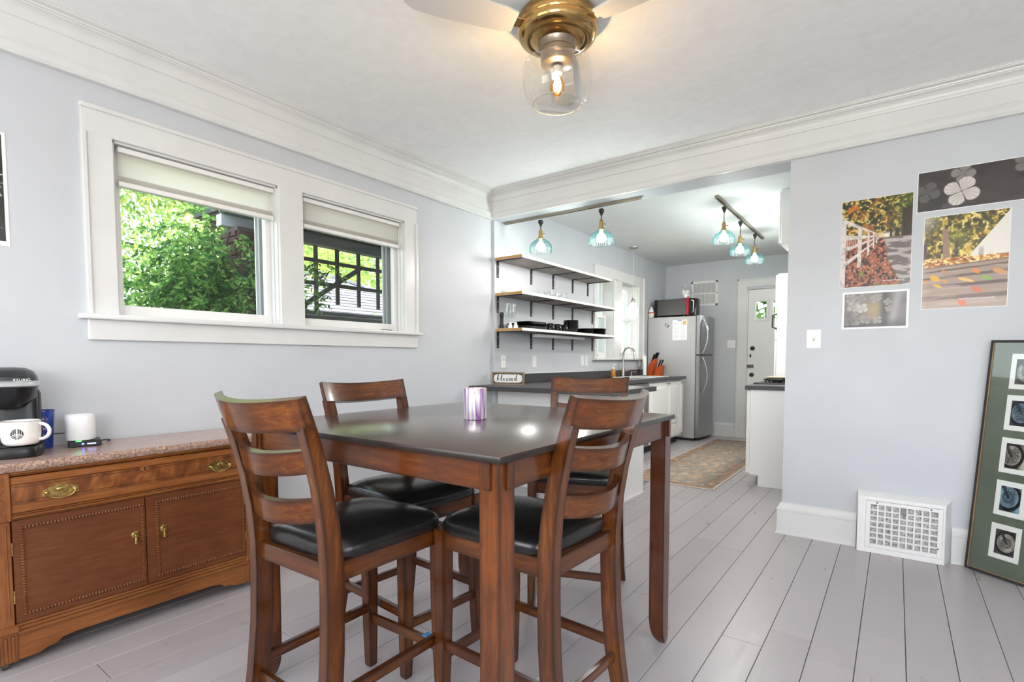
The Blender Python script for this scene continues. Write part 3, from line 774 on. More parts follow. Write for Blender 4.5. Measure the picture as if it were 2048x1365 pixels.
# white mug with a dark round emblem
mugm = mat('white_stoneware', (238, 234, 228), .25)
_mx = cm.matrix_basis
cm.scale = (1.14, 1.14, 1.17)
mp = Vector((.170, -3.280, 0)) + Matrix.Rotation(R(-14), 3, 'Z') @ Vector((.088, .040, 0))
mug = thing('mug', 'white mug with a round dark emblem standing under the coffee maker', 'mug', (mp.x, mp.y, ST + .047), R(0))
mug.scale = (1.24, 1.24, 1.24)
B().lathe([(.034, 0), (.040, .003), (.0455, .012), (.0475, .03), (.0485, .072), (.0490, .074), (.0475, .075), (.046, .072), (.045, .02), (.04, .008), (0, .006)], n=36).ob('mug_body', mugm, mug)
B().lathe([(.0484, .0725), (.0492, .0745), (.0480, .0757), (.0465, .0745)], n=36, cap=False).ob('rim_line', mat('grey_rim', (120, 118, 116), .3), mug)
ha = R(56)
B().tube([((.046 + .026 * math.cos(t)) * math.cos(ha), (.046 + .026 * math.cos(t)) * math.sin(ha), .040 + .025 * math.sin(t)) for t in np.linspace(-PI / 2 * 1.05, PI / 2 * 1.05, 14)], .0055, 10, flat=.8).ob('mug_handle', mugm, mug)
em = B(); e_r = .0165
def em_pt(u, v, wrap=.0489): a = u / wrap; return (wrap * math.sin(a), v, wrap * math.cos(a))
# emblem: disc sliced into rays, as printed
def em_poly(pts): em.face([em_pt(u, v) for u, v in pts])
for s in (-1, 1):
    em_poly([(s * .002, .0), (s * .002, e_r), (s * .005, e_r * .95), (s * .005, .002)])
    em_poly([(s * .0065, .001), (s * .0065, e_r * .90), (s * .010, e_r * .76), (s * .0095, -.002)])
    em_poly([(s * .0112, -.003), (s * .0115, e_r * .66), (s * .0145, e_r * .30), (s * .0153, -.002), (s * .0150, -.0055)])
    em_poly([(s * .0015, -.003), (s * .0035, -.002), (s * .014, -.0075), (s * .0128, -.0095)])
    em_poly([(s * .0015, -.0055), (s * .0115, -.0108), (s * .0095, -.0125), (s * .0015, -.0085)])
    em_poly([(s * .0012, -.0105), (s * .0075, -.0135), (s * .004, -.0150), (s * .0012, -.0153)])
em.rotate(facing((0, 0, .037), (math.cos(R(-22)), math.sin(R(-22)), 0)))
em.ob('emblem', mat('emblem_black', (44, 44, 40), .4), mug, smooth=0)
# blue tumbler
bl = mat('blue_plastic', (40, 66, 150), .2, coat=.3)
cup = thing('tumbler', 'blue plastic tumbler with printed slogan behind the coffee maker', 'cup', (.075, -3.158, ST))
cup.scale = (1, 1, 1.16)
B().lathe([(.030, 0), (.031, .002), (.041, .135), (.0425, .136), (.042, .139), (.040, .138), (.029, .004), (0, .003)], n=32).ob('cup_body', bl, cup)
for i, (tx, sz, zz) in enumerate((('THANKS', .017, .108), ('for What', .016, .092), ('You Do', .018, .074))):
    text_ob('slogan', tx, sz, mat('slogan_pink', (226, 186, 196), .4) if not i else MATS['slogan_pink'], cup, facing((.0385 * math.cos(R(-33)), .0385 * math.sin(R(-33)), zz), (math.cos(R(-33)), math.sin(R(-33)), -.08)), wrap=.039)
b = B()
for k, (u, v, s) in enumerate(((-.008, .05, 1), (.004, .046, -1), (.012, .05, 1), (-.014, .038, -1), (.006, .034, 1))):
    a = R(-33) + u / .036; rr_ = .0362 + v * .0 + .0003 + (v - .02) * .068
    t = Vector((-math.sin(a), math.cos(a), 0)); c_ = Vector((rr_ * math.cos(a), rr_ * math.sin(a), v)); U = Vector((0, 0, 1))
    b.face([c_ + t * .006, c_ + U * .007 * s, c_ - t * .006, c_ - U * .003 * s])
b.ob('printed_shapes', mat('print_paleblue', (150, 172, 222), .4), cup, smooth=0)
# white wireless speaker on a black dock
dk = thing('router_dock', 'flat black router dock with blue and green lights under the white cylinder', 'router', (.120, -3.030, ST), R(-12))
B().span((-.055, -.056, .0), (.055, .056, .026), .003).ob('case', blackp, dk)
B().span((.0545, -.012, .010), (.0556, -.004, .016)).ob('blue_light', mat('led_blue', (60, 80, 255), .4, emit=(70, 90, 255), es=8), dk)
B().span((.0545, .006, .010), (.0556, .036, .015)).ob('status_lights', mat('led_white', (170, 180, 240), .4, emit=(150, 160, 255), es=2), dk)
B().span((.0545, -.032, .0235), (.0556, -.012, .0262)).ob('green_light', mat('led_green', (60, 220, 90), .4, emit=(60, 230, 90), es=4), dk)
sp = thing('smart_speaker', 'matte white cylinder speaker standing on the black router dock', 'speaker', (.120, -3.043, ST + .0262))
B().lathe([(.044, 0), (.050, .002), (.0525, .008), (.0525, .098), (.051, .106), (.046, .110), (.043, .108), (.040, .104), (0, .104)], n=40).ob('shell', mat('matte_white', (236, 236, 236), .6), sp)
B().tube([(.06, -3.16, ST + .045), (.06, -3.12, ST + .055), (.05, -3.08, ST + .053), (.03, -3.03, ST + .02)], .0022, 6).ob('power_cable', blackp, tag(thing('cable', 'thin black cable running behind the blue tumbler', 'cable', (0, 0, 0)), None))
cb = thing('plug_lead', 'short black lead plugged into the router dock end', 'cable', (0, 0, 0))
B().tube([(.14, -2.985, ST + .016), (.15, -2.958, ST + .020), (.13, -2.94, ST + .014), (.10, -2.934, ST + .006), (.05, -2.93, ST + .004)], .003, 6).ob('lead', blackp, cb)

# ================================================================ kitchen
CT = .908
# one L-shaped worktop: peninsula and sink run
wt = thing('worktop', 'dark grey laminate kitchen worktop running from the peninsula to the fridge', 'countertop', (.33, 1.5, CT - .04))
B(True).prism([(.006, -.33), (1.355, -.33), (1.372, -.315), (1.372, .47), (.655, .47), (.655, 3.46), (.032, 3.46), (.032, 0), (.006, 0)], 2, CT - .038, CT).ob('worktop_slab', counter_m, wt, smooth=0)
B(True).span((.031, .21, CT), (.052, 3.46, CT + .088), .003).ob('backsplash', counter_m, wt)
B(True).span((.031, .21, CT + .088), (.046, 1.90, CT + .094)).ob('caulk_line', plate_m, wt)
pn = thing('peninsula_cabinet', 'white painted peninsula cabinet under the dark breakfast worktop', 'cabinet', (.65, .25, 0))
B(True).span((.036, .035, .0), (1.27, .45, CT - .038)).ob('body', white_m, pn)
B(True).span((.036, .02, 0), (1.285, .036, .018)).ob('front_shoe', trim_m, pn)
B(True).span((1.27, .03, 0), (1.286, .45, .018)).ob('end_shoe', trim_m, pn)
b = B(True)
for y0, y1 in ((.035, .045), (.44, .45)): b.span((1.268, y0, .02), (1.274, y1, CT - .04))
b.ob('corner_bead', white_m, pn)
# sink base
cb_ = thing('sink_cabinet', 'white base cabinet with raised-panel doors below the sink', 'cabinet', (.33, 2.8, 0))
B(True).span((.036, .47, .10), (.600, 3.455, CT - .038)).ob('carcass', white_m, cb_)
B(True).span((.06, .48, 0), (.54, 3.44, .10)).ob('toe_kick', dark_m, cb_)
def raised_door(y0, y1, z0, z1, parent, knob=None, x=.600, flip=1):
    d = B(True).span((x, y0, z0), (x + flip * .020, y1, z1), .003).ob('door', white_m, parent)
    m_ = min(.055, (y1 - y0) * .27)
    b = B(True)
    a = [(y0 + m_, z0 + m_), (y1 - m_, z0 + m_), (y1 - m_, z1 - m_), (y0 + m_, z1 - m_)]
    k = min(.022, (y1 - y0) * .12)
    c = [(y0 + m_ + k, z0 + m_ + k), (y1 - m_ - k, z0 + m_ + k), (y1 - m_ - k, z1 - m_ - k), (y0 + m_ + k, z1 - m_ - k)]
    b.loft([[(x + flip * .010, p, q) for p, q in a], [(x + flip * .0205, p, q) for p, q in a], [(x + flip * .030, p, q) for p, q in c]])
    b.ob('raised_panel', white_m, d, smooth=0)
    g = B(True)
    for (p0, q0), (p1, q1) in zip(a, a[1:] + a[:1]):
        g.span((x + flip * .0195, min(p0, p1) - .004, min(q0, q1) - .004), (x + flip * .0206, max(p0, p1) + .004, max(q0, q1) + .004))
    if knob:
        B(True).lathe([(.004, 0), (.004, .012), (.011, .016), (.012, .022), (.008, .026), (.001, .027)], (x + flip * .020, knob[0], knob[1]), 12, Matrix.Rotation(flip * PI / 2, 3, 'Y')).ob('knob', nickel_m, d)
    g.b.free()
    return d
raised_door(2.22, 2.825, .295, .850, cb_, (2.80, .825))
raised_door(2.835, 3.255, .295, .850, cb_, (2.86, .825))
raised_door(3.270, 3.450, .135, .850, cb_, (3.36, .825))
d = B(True).span((.600, 2.22, .125), (.618, 3.255, .285), .004).ob('lower_drawer', white_m, cb_)
d = B(True).span((.600, 1.60, .11), (.626, 2.20, .86), .006).ob('dishwasher_front', mat('dishwasher_steel', (150, 150, 152), .35, .8), cb_)
# sink and its fittings
sk = thing('sink', 'white double-bowl drop-in sink set in the dark worktop', 'sink', (.34, 2.62, CT))
sinkm = mat('sink_enamel', (228, 228, 228), .2)
for y0, y1 in ((2.27, 2.60), (2.64, 2.97)):
    b = B(True)
    b.span((.14, y0 - .03, CT), (.19, y1 + .03, CT + .010), .003); b.span((.54, y0 - .03, CT), (.58, y1 + .03, CT + .010), .003)
    b.span((.19, y0 - .03, CT), (.54, y0, CT + .010), .003); b.span((.19, y1, CT), (.54, y1 + .03, CT + .010), .003)
    b.ob('rim', sinkm, sk)
    B(True).span((.19, y0, CT - .0), (.54, y1, CT + .002)).ob('bowl', steel_m, sk)
fc = thing('faucet', 'tall brushed gooseneck faucet behind the sink', 'faucet', (.105, 2.62, CT))
B().lathe([(.030, 0), (.030, .006), (.022, .012), (.021, .10), (.016, .135), (.015, .14)], n=18).ob('faucet_body', nickel_m, fc)
arc = [(0, 0, .13), (0, 0, .27)] + [(.085 - .085 * math.cos(t), -.012 * t, .29 + .092 * math.sin(t)) for t in np.linspace(0, PI * .93, 14)]
B().tube(arc, .0125, 12).ob('spout', nickel_m, fc)
e = Vector(arc[-1]); B().cyl(e + Vector((-.002, 0, .01)), e + Vector((.012, -.003, -.085)), .014, .018, 14).ob('spray_head', nickel_m, fc)
B().tube([(.02, .0, .075), (.035, .012, .085), (.06, .03, .088)], .006, 8).ob('lever', nickel_m, fc)
so = thing('soap_bottle', 'amber glass soap bottle with clear pump beside the faucet', 'bottle', (.115, 2.30, CT))
B().lathe([(.028, 0), (.030, .004), (.030, .075), (.026, .092), (.018, .105), (.018, .11)], n=20).ob('bottle_body', mat('amber_soap', (190, 126, 44), .15, coat=.4), so)
B().lathe([(.019, .11), (.019, .126), (.006, .13), (.006, .152)], n=14).ob('collar', plate_m, so)
B().box((.012, 0, .158), (.045, .016, .012), None, .003).ob('pump_head', plate_m, so)
sd = thing('soap_dispenser', 'small brushed metal soap dispenser spout by the sink', 'dispenser', (.115, 2.86, CT))
B().lathe([(.016, 0), (.016, .004), (.010, .008), (.010, .06), (.012, .066), (.004, .07)], n=14).ob('stem', nickel_m, sd)
B().tube([(0, 0, .062), (.03, 0, .064), (.07, 0, .058)], .006, 8).ob('nozzle', nickel_m, sd)
pt = thing('paper_towel_holder', 'upright holder with a slim roll of white paper towel', 'paper towel', (.155, 3.22, CT))
B().lathe([(.06, 0), (.06, .008), (.05, .012)], n=24).ob('base', blackp, pt)
B().lathe([(.010, .0125), (.027, .0125), (.027, .275), (.010, .275)], n=24).ob('paper_roll', plate_m, pt)
B().cyl((0, 0, .01), (0, 0, .31), .006).ball((0, 0, .312), .010).ob('rod', chrome_m, pt)
orange_m = wood('cherry_block', (150, 62, 22), (186, 84, 34), (206, 104, 50), 2, .35)
def knife_block(label, loc, h, tilt, n, rz):
    t = thing('knife_block', label, 'knife block', loc, rz)
    c = math.sin(tilt) * h
    B().loft([[(-.045, -.045, 0), (.055, -.045, 0), (.055, .045, 0), (-.045, .045, 0)], [(-.055 + c, -.045, h * .72), (.03 + c, -.045, h), (.03 + c, .045, h), (-.055 + c, .045, h * .72)]]).ob('block', orange_m, t, smooth=0)
    ax = Vector((.42, 0, 1)).normalized()
    for i in range(n):
        y = -.03 + .06 * i / max(1, n - 1)
        for r_ in range(1 if n < 3 else 2):
            p = Vector((-.025 + c + r_ * .035, y, h * (.84 + .1 * r_)))
            k = B().tube([p - ax * .01, p + ax * .05, p + ax * .105], [.008, .010, .011], 8).ob('knife_handle', blackp, t)
            B().cyl(p + ax * .105, p + ax * .109, .011, n=8).ob('butt_cap', chrome_m, k)
knife_block('tall cherry wood knife block with black handled knives beside the fridge', (.175, 3.36, CT), .24, .30, 3, R(-10))
knife_block('short cherry wood knife block with black handles in front of the taller block', (.305, 3.34, CT), .15, .28, 2, R(-10))
# little framed sign
sg = thing('framed_sign', 'small wood framed sign with the word blessed on the peninsula worktop', 'sign', (.192, -.015, CT), R(14))
fr_w = wood('driftwood', (120, 104, 90), (150, 134, 118), (176, 160, 144), 0, .7)
SW, SH = .305, .115
for nm, a, b_ in (('frame_rail', (-SW / 2, -.012, 0), (SW / 2, .012, .013)), ('frame_rail', (-SW / 2, -.012, SH - .013), (SW / 2, .012, SH)), ('frame_stile', (-SW / 2, -.012, .013), (-SW / 2 + .013, .012, SH - .013)), ('frame_stile', (SW / 2 - .013, -.012, .013), (SW / 2, .012, SH - .013))):
    B().span(a, b_, .0015).ob(nm, fr_w, sg)
pl = B().span((-SW / 2 + .012, -.004, .012), (SW / 2 - .012, .008, SH - .012)).ob('panel', mat('sign_brown', (96, 72, 52), .7), sg)
# white scalloped board in front of the brown backing
pts = []; wx, wz = SW / 2 - .018, SH / 2 - .018; n = 160
for i in range(n):
    t = 2 * PI * i / n; c, s = math.cos(t), math.sin(t)
    x = wx * abs(c) ** .35 * math.copysign(1, c); z = wz * abs(s) ** .35 * math.copysign(1, s)
    k = 1 - .05 * abs(math.sin(9 * t)) if abs(s) > .35 else 1 - .02 * abs(math.sin(9 * t))
    pts.append((x * (1 if abs(s) > .5 else k), SH / 2 + z * k * (1 - .06 * abs(math.sin(8 * PI * x / wx / 2)))))
B().prism(pts, 1, -.0065, -.004).ob('white_board', mat('sign_white', (244, 243, 240), .6), sg, smooth=0)
script = mat('script_brown', (66, 44, 34), .6)
def stroke(pts, wd=.0028):
    out = []; P_ = [Vector((p[0], p[1])) for p in pts]
    for i in range(len(P_) - 1):
        p0, p1, p2, p3 = P_[max(i - 1, 0)], P_[i], P_[i + 1], P_[min(i + 2, len(P_) - 1)]
        for k in range(6):
            t = k / 6; out.append(.5 * ((2 * p1) + (p2 - p0) * t + (2 * p0 - 5 * p1 + 4 * p2 - p3) * t * t + (3 * p1 - p0 - 3 * p2 + p3) * t ** 3))
    out.append(P_[-1]); return out
def letter(name, pts, x0, sc, parent, y=-.0072):
    """one brush-script letter, a flat ribbon that is thicker on the down strokes"""
    c = stroke(pts); b = B(); L_, R_ = [], []
    for i, p in enumerate(c):
        d = (c[min(i + 1, len(c) - 1)] - c[max(i - 1, 0)]).normalized()
        wv = (.055 + .075 * max(0, -d.y)) * sc
        nrm = Vector((-d.y, d.x)); q = Vector((x0, 0)) + p * sc
        L_.append(b.b.verts.new((q.x + nrm.x * wv, y, q.y + nrm.y * wv))); R_.append(b.b.verts.new((q.x - nrm.x * wv, y, q.y - nrm.y * wv)))
    for i in range(len(c) - 1): b.b.faces.new((L_[i], L_[i + 1], R_[i + 1], R_[i]))
    return b.ob(name, script, parent, smooth=0, flip=False)
lb = [(-.15, .0), (.25, .55), (.55, 1.5), (.45, 1.75), (.25, 1.3), (.1, .3), (.3, .0), (.6, .25), (.6, .62), (.35, .62), (.7, .45), (.95, .5)]
ll = [(-.1, .1), (.3, .7), (.5, 1.5), (.35, 1.7), (.2, 1.2), (.1, .3), (.3, .0), (.6, .2)]
le = [(-.1, .2), (.3, .35), (.42, .62), (.2, .7), (.05, .35), (.25, .0), (.6, .2)]
ls = [(-.1, .15), (.3, .8), (.42, .45), (.35, .05), (.05, -.05), (.0, .12), (.5, .15)]
ld = [(.45, .65), (.15, .7), (-.05, .3), (.15, .0), (.45, .3), (.75, 1.7), (.62, 1.5), (.42, .4), (.55, .0), (.95, .35)]
sc = .0285; x = -.104
for nm, pts_, adv in (('letter_b', lb, .98), ('letter_l', ll, .72), ('letter_e', le, .72), ('letter_s', ls, .72), ('letter_s', ls, .72), ('letter_e', le, .80), ('letter_d', ld, 1)):
    o = letter(nm, [(p, q) for p, q in pts_], x, sc, sg); o.location.z = SH / 2 - .019; x += adv * sc * 1.28
# outlets and switches
def plate(name, label, cat, o_, out, w_=.072, h_=.116, kind='outlet', group=None):
    t = thing(name, label, cat, o_); M = facing((0, 0, 0), out)
    B().box((0, 0, .003), (w_, h_, .006), None, .0025).rotate(M).ob('cover_plate', plate_m, t)
    gangs = max(1, round(w_ / .072)); 
    for g_ in range(gangs):
        gx = (g_ - (gangs - 1) / 2) * .046
        if kind == 'toggle':
            B().box((gx, 0, .0065), (.011, .026, .003)).rotate(M).ob('toggle_slot', mat('slot_grey', (190, 190, 188), .5) if 'slot_grey' not in MATS else MATS['slot_grey'], t)
            B().box((gx, .004, .012), (.008, .012, .014), (R(-25), 0, 0), .002).rotate(M).ob('toggle', plate_m, t)
        elif kind == 'rocker':
            B().box((gx, 0, .007), (.033, .066, .004), (R(3), 0, 0), .001).rotate(M).ob('rocker', plate_m, t)
        else:
            for k in (-.02, .02):
                q = B().box((gx, k, .0065), (.032, .029, .003), None, .001).rotate(M).ob('receptacle', plate_m, t)
                s_ = B()
                for dx in (-.0065, .0065): s_.box((gx + dx, k + .002, .0081), (.002, .009, .0006))
                s_.rotate(M).ob('slots', dark_m, q)
    b = B()
    for k in (-.042, .042): b.cyl((0, k, .006), (0, k, .0072), .003, n=8)
    b.rotate(M).ob('screw', nickel_m, t)
    return t
plate('wall_outlet', 'white wall outlet above the blessed sign', 'outlet', (.03, .126, 1.113), (1, 0, 0))
plate('wall_outlet', 'white wall outlet below the second shelf bracket', 'outlet', (.03, .644, 1.112), (1, 0, 0))
plate('wall_outlet', 'white wall outlet beside the rocker switch near the sink', 'outlet', (.03, 1.744, 1.118), (1, 0, 0))
plate('light_switch', 'white rocker switch on the backsplash wall near the sink window', 'switch', (.03, 1.645, 1.122), (1, 0, 0), kind='rocker')
plate('light_switch', 'white two-gang switch plate between fridge and back door', 'switch', (1.02, 4.35, 1.36), (0, -1, 0), .116, .116, 'toggle')
plate('light_switch', 'white toggle switch plate under the autumn prints', 'switch', (2.558, 0, 1.258), (0, -1, 0), .080, .118, 'toggle')
ol = plate('wall_outlet', 'dark outlet with a plugged cord between faucet and knife blocks', 'outlet', (.03, 3.33, 1.10), (1, 0, 0))
B().tube([(.02, 0, .0), (.04, -.02, -.03), (.03, -.05, -.10), (.03, -.09, -.15)], .005, 6).ob('plugged_cord', blackp, ol)

# open shelves on black brackets
graywood = wood('grey_barnwood', (96, 88, 84), (138, 130, 126), (166, 158, 154), 1, .7, scale=6)
endgrain = wood('pine_end', (176, 130, 78), (196, 152, 98), (208, 168, 116), 0, .6)
SHZ = (2.050, 1.733, 1.413)
for i, (z, lab) in enumerate(zip(SHZ, ('empty top shelf of white edged board on black brackets', 'middle wall shelf carrying clear glasses on black brackets', 'lowest wall shelf carrying black dishes on black brackets'))):
    y1 = 1.80 if i == 0 else 1.925
    sh = thing('wall_shelf', lab, 'shelf', (.03, .97, z), 0, 'open kitchen shelves')
    b = B(True).span((.031, .010, z - .025), (.327, y1, z), .001)
    for f in b.b.faces:
        n_ = f.normal if f.normal.length else f.calc_center_median()
    b.b.normal_update()
    for f in b.b.faces: f.material_index = 1 if f.normal.z < -.9 else 2 if f.normal.y < -.9 else 0
    b.ob('board', [white_m, graywood, endgrain], sh)
    for y in (.045, .587, 1.0, 1.413, 1.888):
        yy = min(y, y1 - .03)
        br = B(True).span((.0305, yy - .015, z - .175), (.036, yy + .015, z - .0255)).span((.0305, yy - .015, z - .031), (.30, yy + .015, z - .0255)).ob('bracket', black_m, sh)
        s_ = B(True)
        for dz in (-.155, -.075): s_.cyl((.036, yy, z + dz), (.0375, yy, z + dz), .006, n=10)
        s_.ob('screw_head', nickel_m, br)
lb_ = thing('under_shelf_light', 'white strip light fixed beneath the lowest shelf', 'light', (.15, .9, SHZ[2] - .03))
B(True).span((.12, .47, SHZ[2] - .062), (.20, 1.40, SHZ[2] - .0315), .008, 2).ob('light_body', plate_m, lb_)
# things on the shelves
glassware = thin_glass('glassware', (253, 254, 254), 1.0)
z3, z2_ = SHZ[2], SHZ[1]
pm = thing('pepper_mill', 'slim black pepper mill at the end of the lowest shelf', 'pepper mill', (.062, .065, z3))
B().lathe([(.022, 0), (.022, .03), (.017, .045), (.016, .10), (.019, .108), (.014, .112)], n=18).ob('mill_body', black_m, pm)
B().lathe([(.019, .113), (.019, .145), (.015, .150), (0, .151)], n=18).ob('mill_head', black_m, pm)
def flute(label, loc, first=None):
    if first: return again(first, loc, 0, label)
    t = thing('champagne_flute', label, 'glass', loc, 0, 'champagne flutes on the lowest shelf')
    B().lathe([(.030, 0), (.030, .002), (.006, .006), (.0035, .02), (.0035, .09), (.012, .105)], n=18).ob('stem', glassware, t)
    B().lathe([(.010, .104), (.022, .125), (.026, .16), (.022, .235), (.0212, .235), (.025, .16), (.021, .126), (.008, .107)], n=20, cap=False).ob('bowl', glassware, t)
    return t
f0 = flute('champagne flute nearest the pepper mill', (.100, .095, z3))
flute('champagne flute behind the white shakers', (.06, .20, z3), f0); flute('champagne flute closest to the black platters', (.118, .17, z3), f0)
shk = thing('salt_shaker', 'small white ceramic shaker next to the flutes', 'shaker', (.165, .055, z3), R(10))
B().lathe([(.018, 0), (.020, .008), (.019, .025), (.012, .040), (.013, .048), (.009, .056), (0, .058)], n=16).ob('shaker_body', plate_m, shk)
again(shk, (.20, .090, z3), R(40), 'small white ceramic shaker beside the black platter')
def dish(name, label, cat, loc, prof, group=None, n=26, rz=0, m=blackg, sq=None):
    t = B(); t.lathe(prof, n=n, wob=sq); o = t.ob(name, m); o.location = loc; o.rotation_euler.z = rz
    return tag(o, label, cat, group)
sqr = lambda a, z: 1 / max(abs(math.cos(a)) ** 4 + abs(math.sin(a)) ** 4, 1e-6) ** .25
pk = dish('platter', 'long black glazed platter lying flat under the square bowl', 'platter', (.19, .355, z3), [(.10, 0), (.11, .004), (.135, .028), (.132, .029), (.105, .008), (0, .007)], None, 40, 0, blackg, sqr)
pk.scale = (.72, 1.55, 1)
pk = dish('serving_bowl', 'black square serving bowl stacked on the black platter', 'bowl', (.19, .355, z3 + .0085), [(.07, 0), (.075, .003), (.125, .062), (.121, .063), (.07, .008), (0, .006)], None, 40, 0, blackg, sqr)
pk.scale = (.78, 1.35, 1)
pk = dish('serving_bowl', 'grey rimmed black bowl behind the black platter', 'bowl', (.085, .21, z3), [(.03, 0), (.035, .003), (.055, .055), (.053, .056), (.03, .008), (0, .006)], None, 26)
def mug_down(label, loc, rz):
    t = thing('black_mug', label, 'mug', loc, rz, 'black mugs upside down on the lowest shelf')
    B().lathe([(.045, 0), (.0465, .003), (.046, .045), (.036, .068), (.028, .074), (0, .075)], n=24).ob('mug_body', blackg, t)
    B().tube([(.045 + .024 * math.cos(q), 0, .032 + .022 * math.sin(q)) for q in np.linspace(-PI / 2, PI / 2, 10)], .0055, 8).ob('mug_handle', blackg, t)
for lab, p, a in (('upturned black mug beside the square serving bowl', (.235, .62, z3), -50), ('upturned black mug at the back of the mug row', (.14, .68, z3), -60), ('upturned black mug in the middle of the shelf', (.235, .755, z3), -55), ('upturned black mug touching the bowl stack', (.225, .90, z3), -58)):
    mug_down(lab, p, R(a))
bw = [(.045, 0), (.05, .002), (.075, .040), (.078, .055), (.076, .056), (.072, .042), (.046, .007), (0, .006)]
for k in range(8): dish('cereal_bowl', 'black ribbed bowl in the tall stack of bowls', 'bowl', (.215, 1.06, z3 + .0105 * k), bw, 'tall stack of black bowls')
for k in range(4): dish('dessert_bowl', 'small black bowl in the low stack behind the tall bowl stack', 'bowl', (.105, 1.02, z3 + .0105 * k), [(r * .78, z * .9) for r, z in bw], 'low stack of small black bowls')
plp = [(.06, 0), (.065, .002), (.098, .011), (.097, .0125), (.062, .005), (0, .004)]
for k in range(6): dish('side_plate', 'black side plate in the smaller plate stack', 'plate', (.20, 1.38, z3 + .009 * k), plp, 'stack of black side plates')
for k in range(7): dish('dinner_plate', 'black dinner plate in the larger plate stack', 'plate', (.19, 1.66, z3 + .0095 * k), [(r * 1.32, z) for r, z in plp], 'stack of black dinner plates', 32)
for k in range(3): dish('saucer', 'small black saucer in the stack between bowls and plates', 'plate', (.105, 1.28, z3 + .012 * k), [(r * .8, z) for r, z in plp], 'stack of small black saucers')
gt = thing('wine_tumbler', 'x', 'glass', (0, 0, z2_), 0, 'clear tumblers on the middle shelf')
B().lathe([(.024, 0), (.030, .004), (.040, .03), (.041, .05), (.034, .085), (.0332, .085), (.040, .05), (.039, .031), (.028, .006), (0, .005)], n=22, cap=False).ob('tumbler_bowl', glassware, gt)
gs = [(.10, .66, 'clear tumbler first of the group, nearest the white tray'), (.20, .70, 'clear tumbler at the front near the white tray'), (.11, .77, 'clear tumbler second in the back row'), (.20, .81, 'clear tumbler second in the front row'), (.11, .88, 'clear tumbler third in the back row'), (.20, .94, 'clear tumbler third in the front row'), (.12, 1.02, 'clear tumbler last in the row towards the window')]
for k, (x, y, lab) in enumerate(gs):
    if k == 0: gt.location = (x, y, z2_); gt['label'] = lab
    else: again(gt, (x, y, z2_), 0, lab)
ty = thing('tray', 'shallow white rectangular tray on the middle shelf end', 'tray', (.115, .20, z2_))
B().loft([rr(.05, .15, 1, 0), rr(.065, .17, 1, .018), rr(.062, .167, 1, .019), rr(.048, .148, 1, .004)]).ob('tray_shell', plate_m, ty)

# refrigerator with what stands and hangs on it
FX, FY0, FY1, FZ = .742, 3.60, 4.29, 1.742
fg = thing('refrigerator', 'stainless steel top-freezer refrigerator with bowed door handles', 'refrigerator', (.4, 3.95, 0))
B(True).span((.045, FY0, .035), (FX - .01, FY1, FZ - .004), .006).ob('cabinet', steel_side, fg)
B(True).span((.06, FY0 + .02, 0), (FX - .03, FY1 - .02, .036)).ob('plinth', dark_m, fg)
def bowed(z0, z1, nm):
    n = 16; ring = []
    for i in range(n + 1):
        t = -1 + 2 * i / n; ring.append((FX + .045 + .032 * (1 - t * t), (FY0 + FY1) / 2 + t * (FY1 - FY0) / 2))
    poly = [(FX, FY0)] + ring + [(FX, FY1)]
    return B(True).prism(poly, 2, z0, z1).ob(nm, steel_m, fg, smooth=30)
dz = ((.045, 1.188, 'lower_door'), (1.205, FZ, 'freezer_door'))
for z0, z1, nm in dz:
    dd = bowed(z0, z1, nm)
    lo, hi = (1.225, 1.70) if z0 > 1 else (.66, 1.165)
    B(True).tube([(FX + .060 + .066 * math.sin(PI * t) ** .8, FY0 + .085 + .012 * math.sin(PI * t), lo + (hi - lo) * t) for t in np.linspace(0, 1, 19)], [.010 + .004 * math.sin(PI * t) for t in np.linspace(0, 1, 19)], 10).ob('bow_handle', chrome_m, dd)
mw = thing('microwave', 'dark steel microwave with red trim and chrome handle on the fridge', 'microwave', (.36, 3.9, FZ))
B(True).span((.115, 3.66, FZ + .02), (.580, 4.05, FZ + .252), .006).ob('case', mat('dark_steel', (92, 90, 90), .36, .7), mw)
B(True).span((.112, 3.658, FZ + .02), (.165, 4.052, FZ + .252), .004).ob('rear_cover', blackp, mw)
B(True).span((.578, 3.654, FZ + .018), (.610, 4.056, FZ + .256), .005).ob('red_trim', mat('red_enamel', (196, 22, 40), .3), mw)
n = 12
B(True).prism([(.610, 3.658)] + [(.632 + .06 * (1 - (-1 + 2 * i / n) ** 2), 3.658 + .394 * i / n) for i in range(n + 1)] + [(.610, 4.052)], 2, FZ + .02, FZ + .252).ob('front_door', blackg, mw, smooth=30)
B(True).tube([(.64, 3.675, FZ + .05), (.668, 3.68, FZ + .058), (.668, 3.68, FZ + .215), (.64, 3.675, FZ + .223)], .008, 10).ob('door_handle', chrome_m, mw)
for x in (.16, .53):
    for y in (3.70, 4.0): B(True).cyl((x, y, FZ - .002), (x, y, FZ + .021), .015, n=10).ob('foot', blackp, mw)
jr = thing('glass_jar', 'large clear glass jar with white contents on top of the microwave', 'jar', (.53, 3.76, FZ + .252))
B().lathe([(.05, 0), (.062, .006), (.066, .03), (.066, .13), (.056, .165), (.050, .175), (.050, .215), (.048, .215), (.048, .174), (.064, .128), (.062, .01), (0, .006)], n=26, cap=False).ob('jar_glass', glassware, jr)
B().lathe([(.051, .185), (.054, .187), (.054, .205), (.051, .207)], n=26, cap=False).ob('jar_ring', glassware, jr)
b = B(); r5 = random.Random(5)
for k in range(16): b.ball((r5.uniform(-.032, .032), r5.uniform(-.032, .032), .03 + .085 * r5.random()), .021, n=8)
o = b.ob('jar_filling', plate_m, jr); o['kind'] = 'stuff'
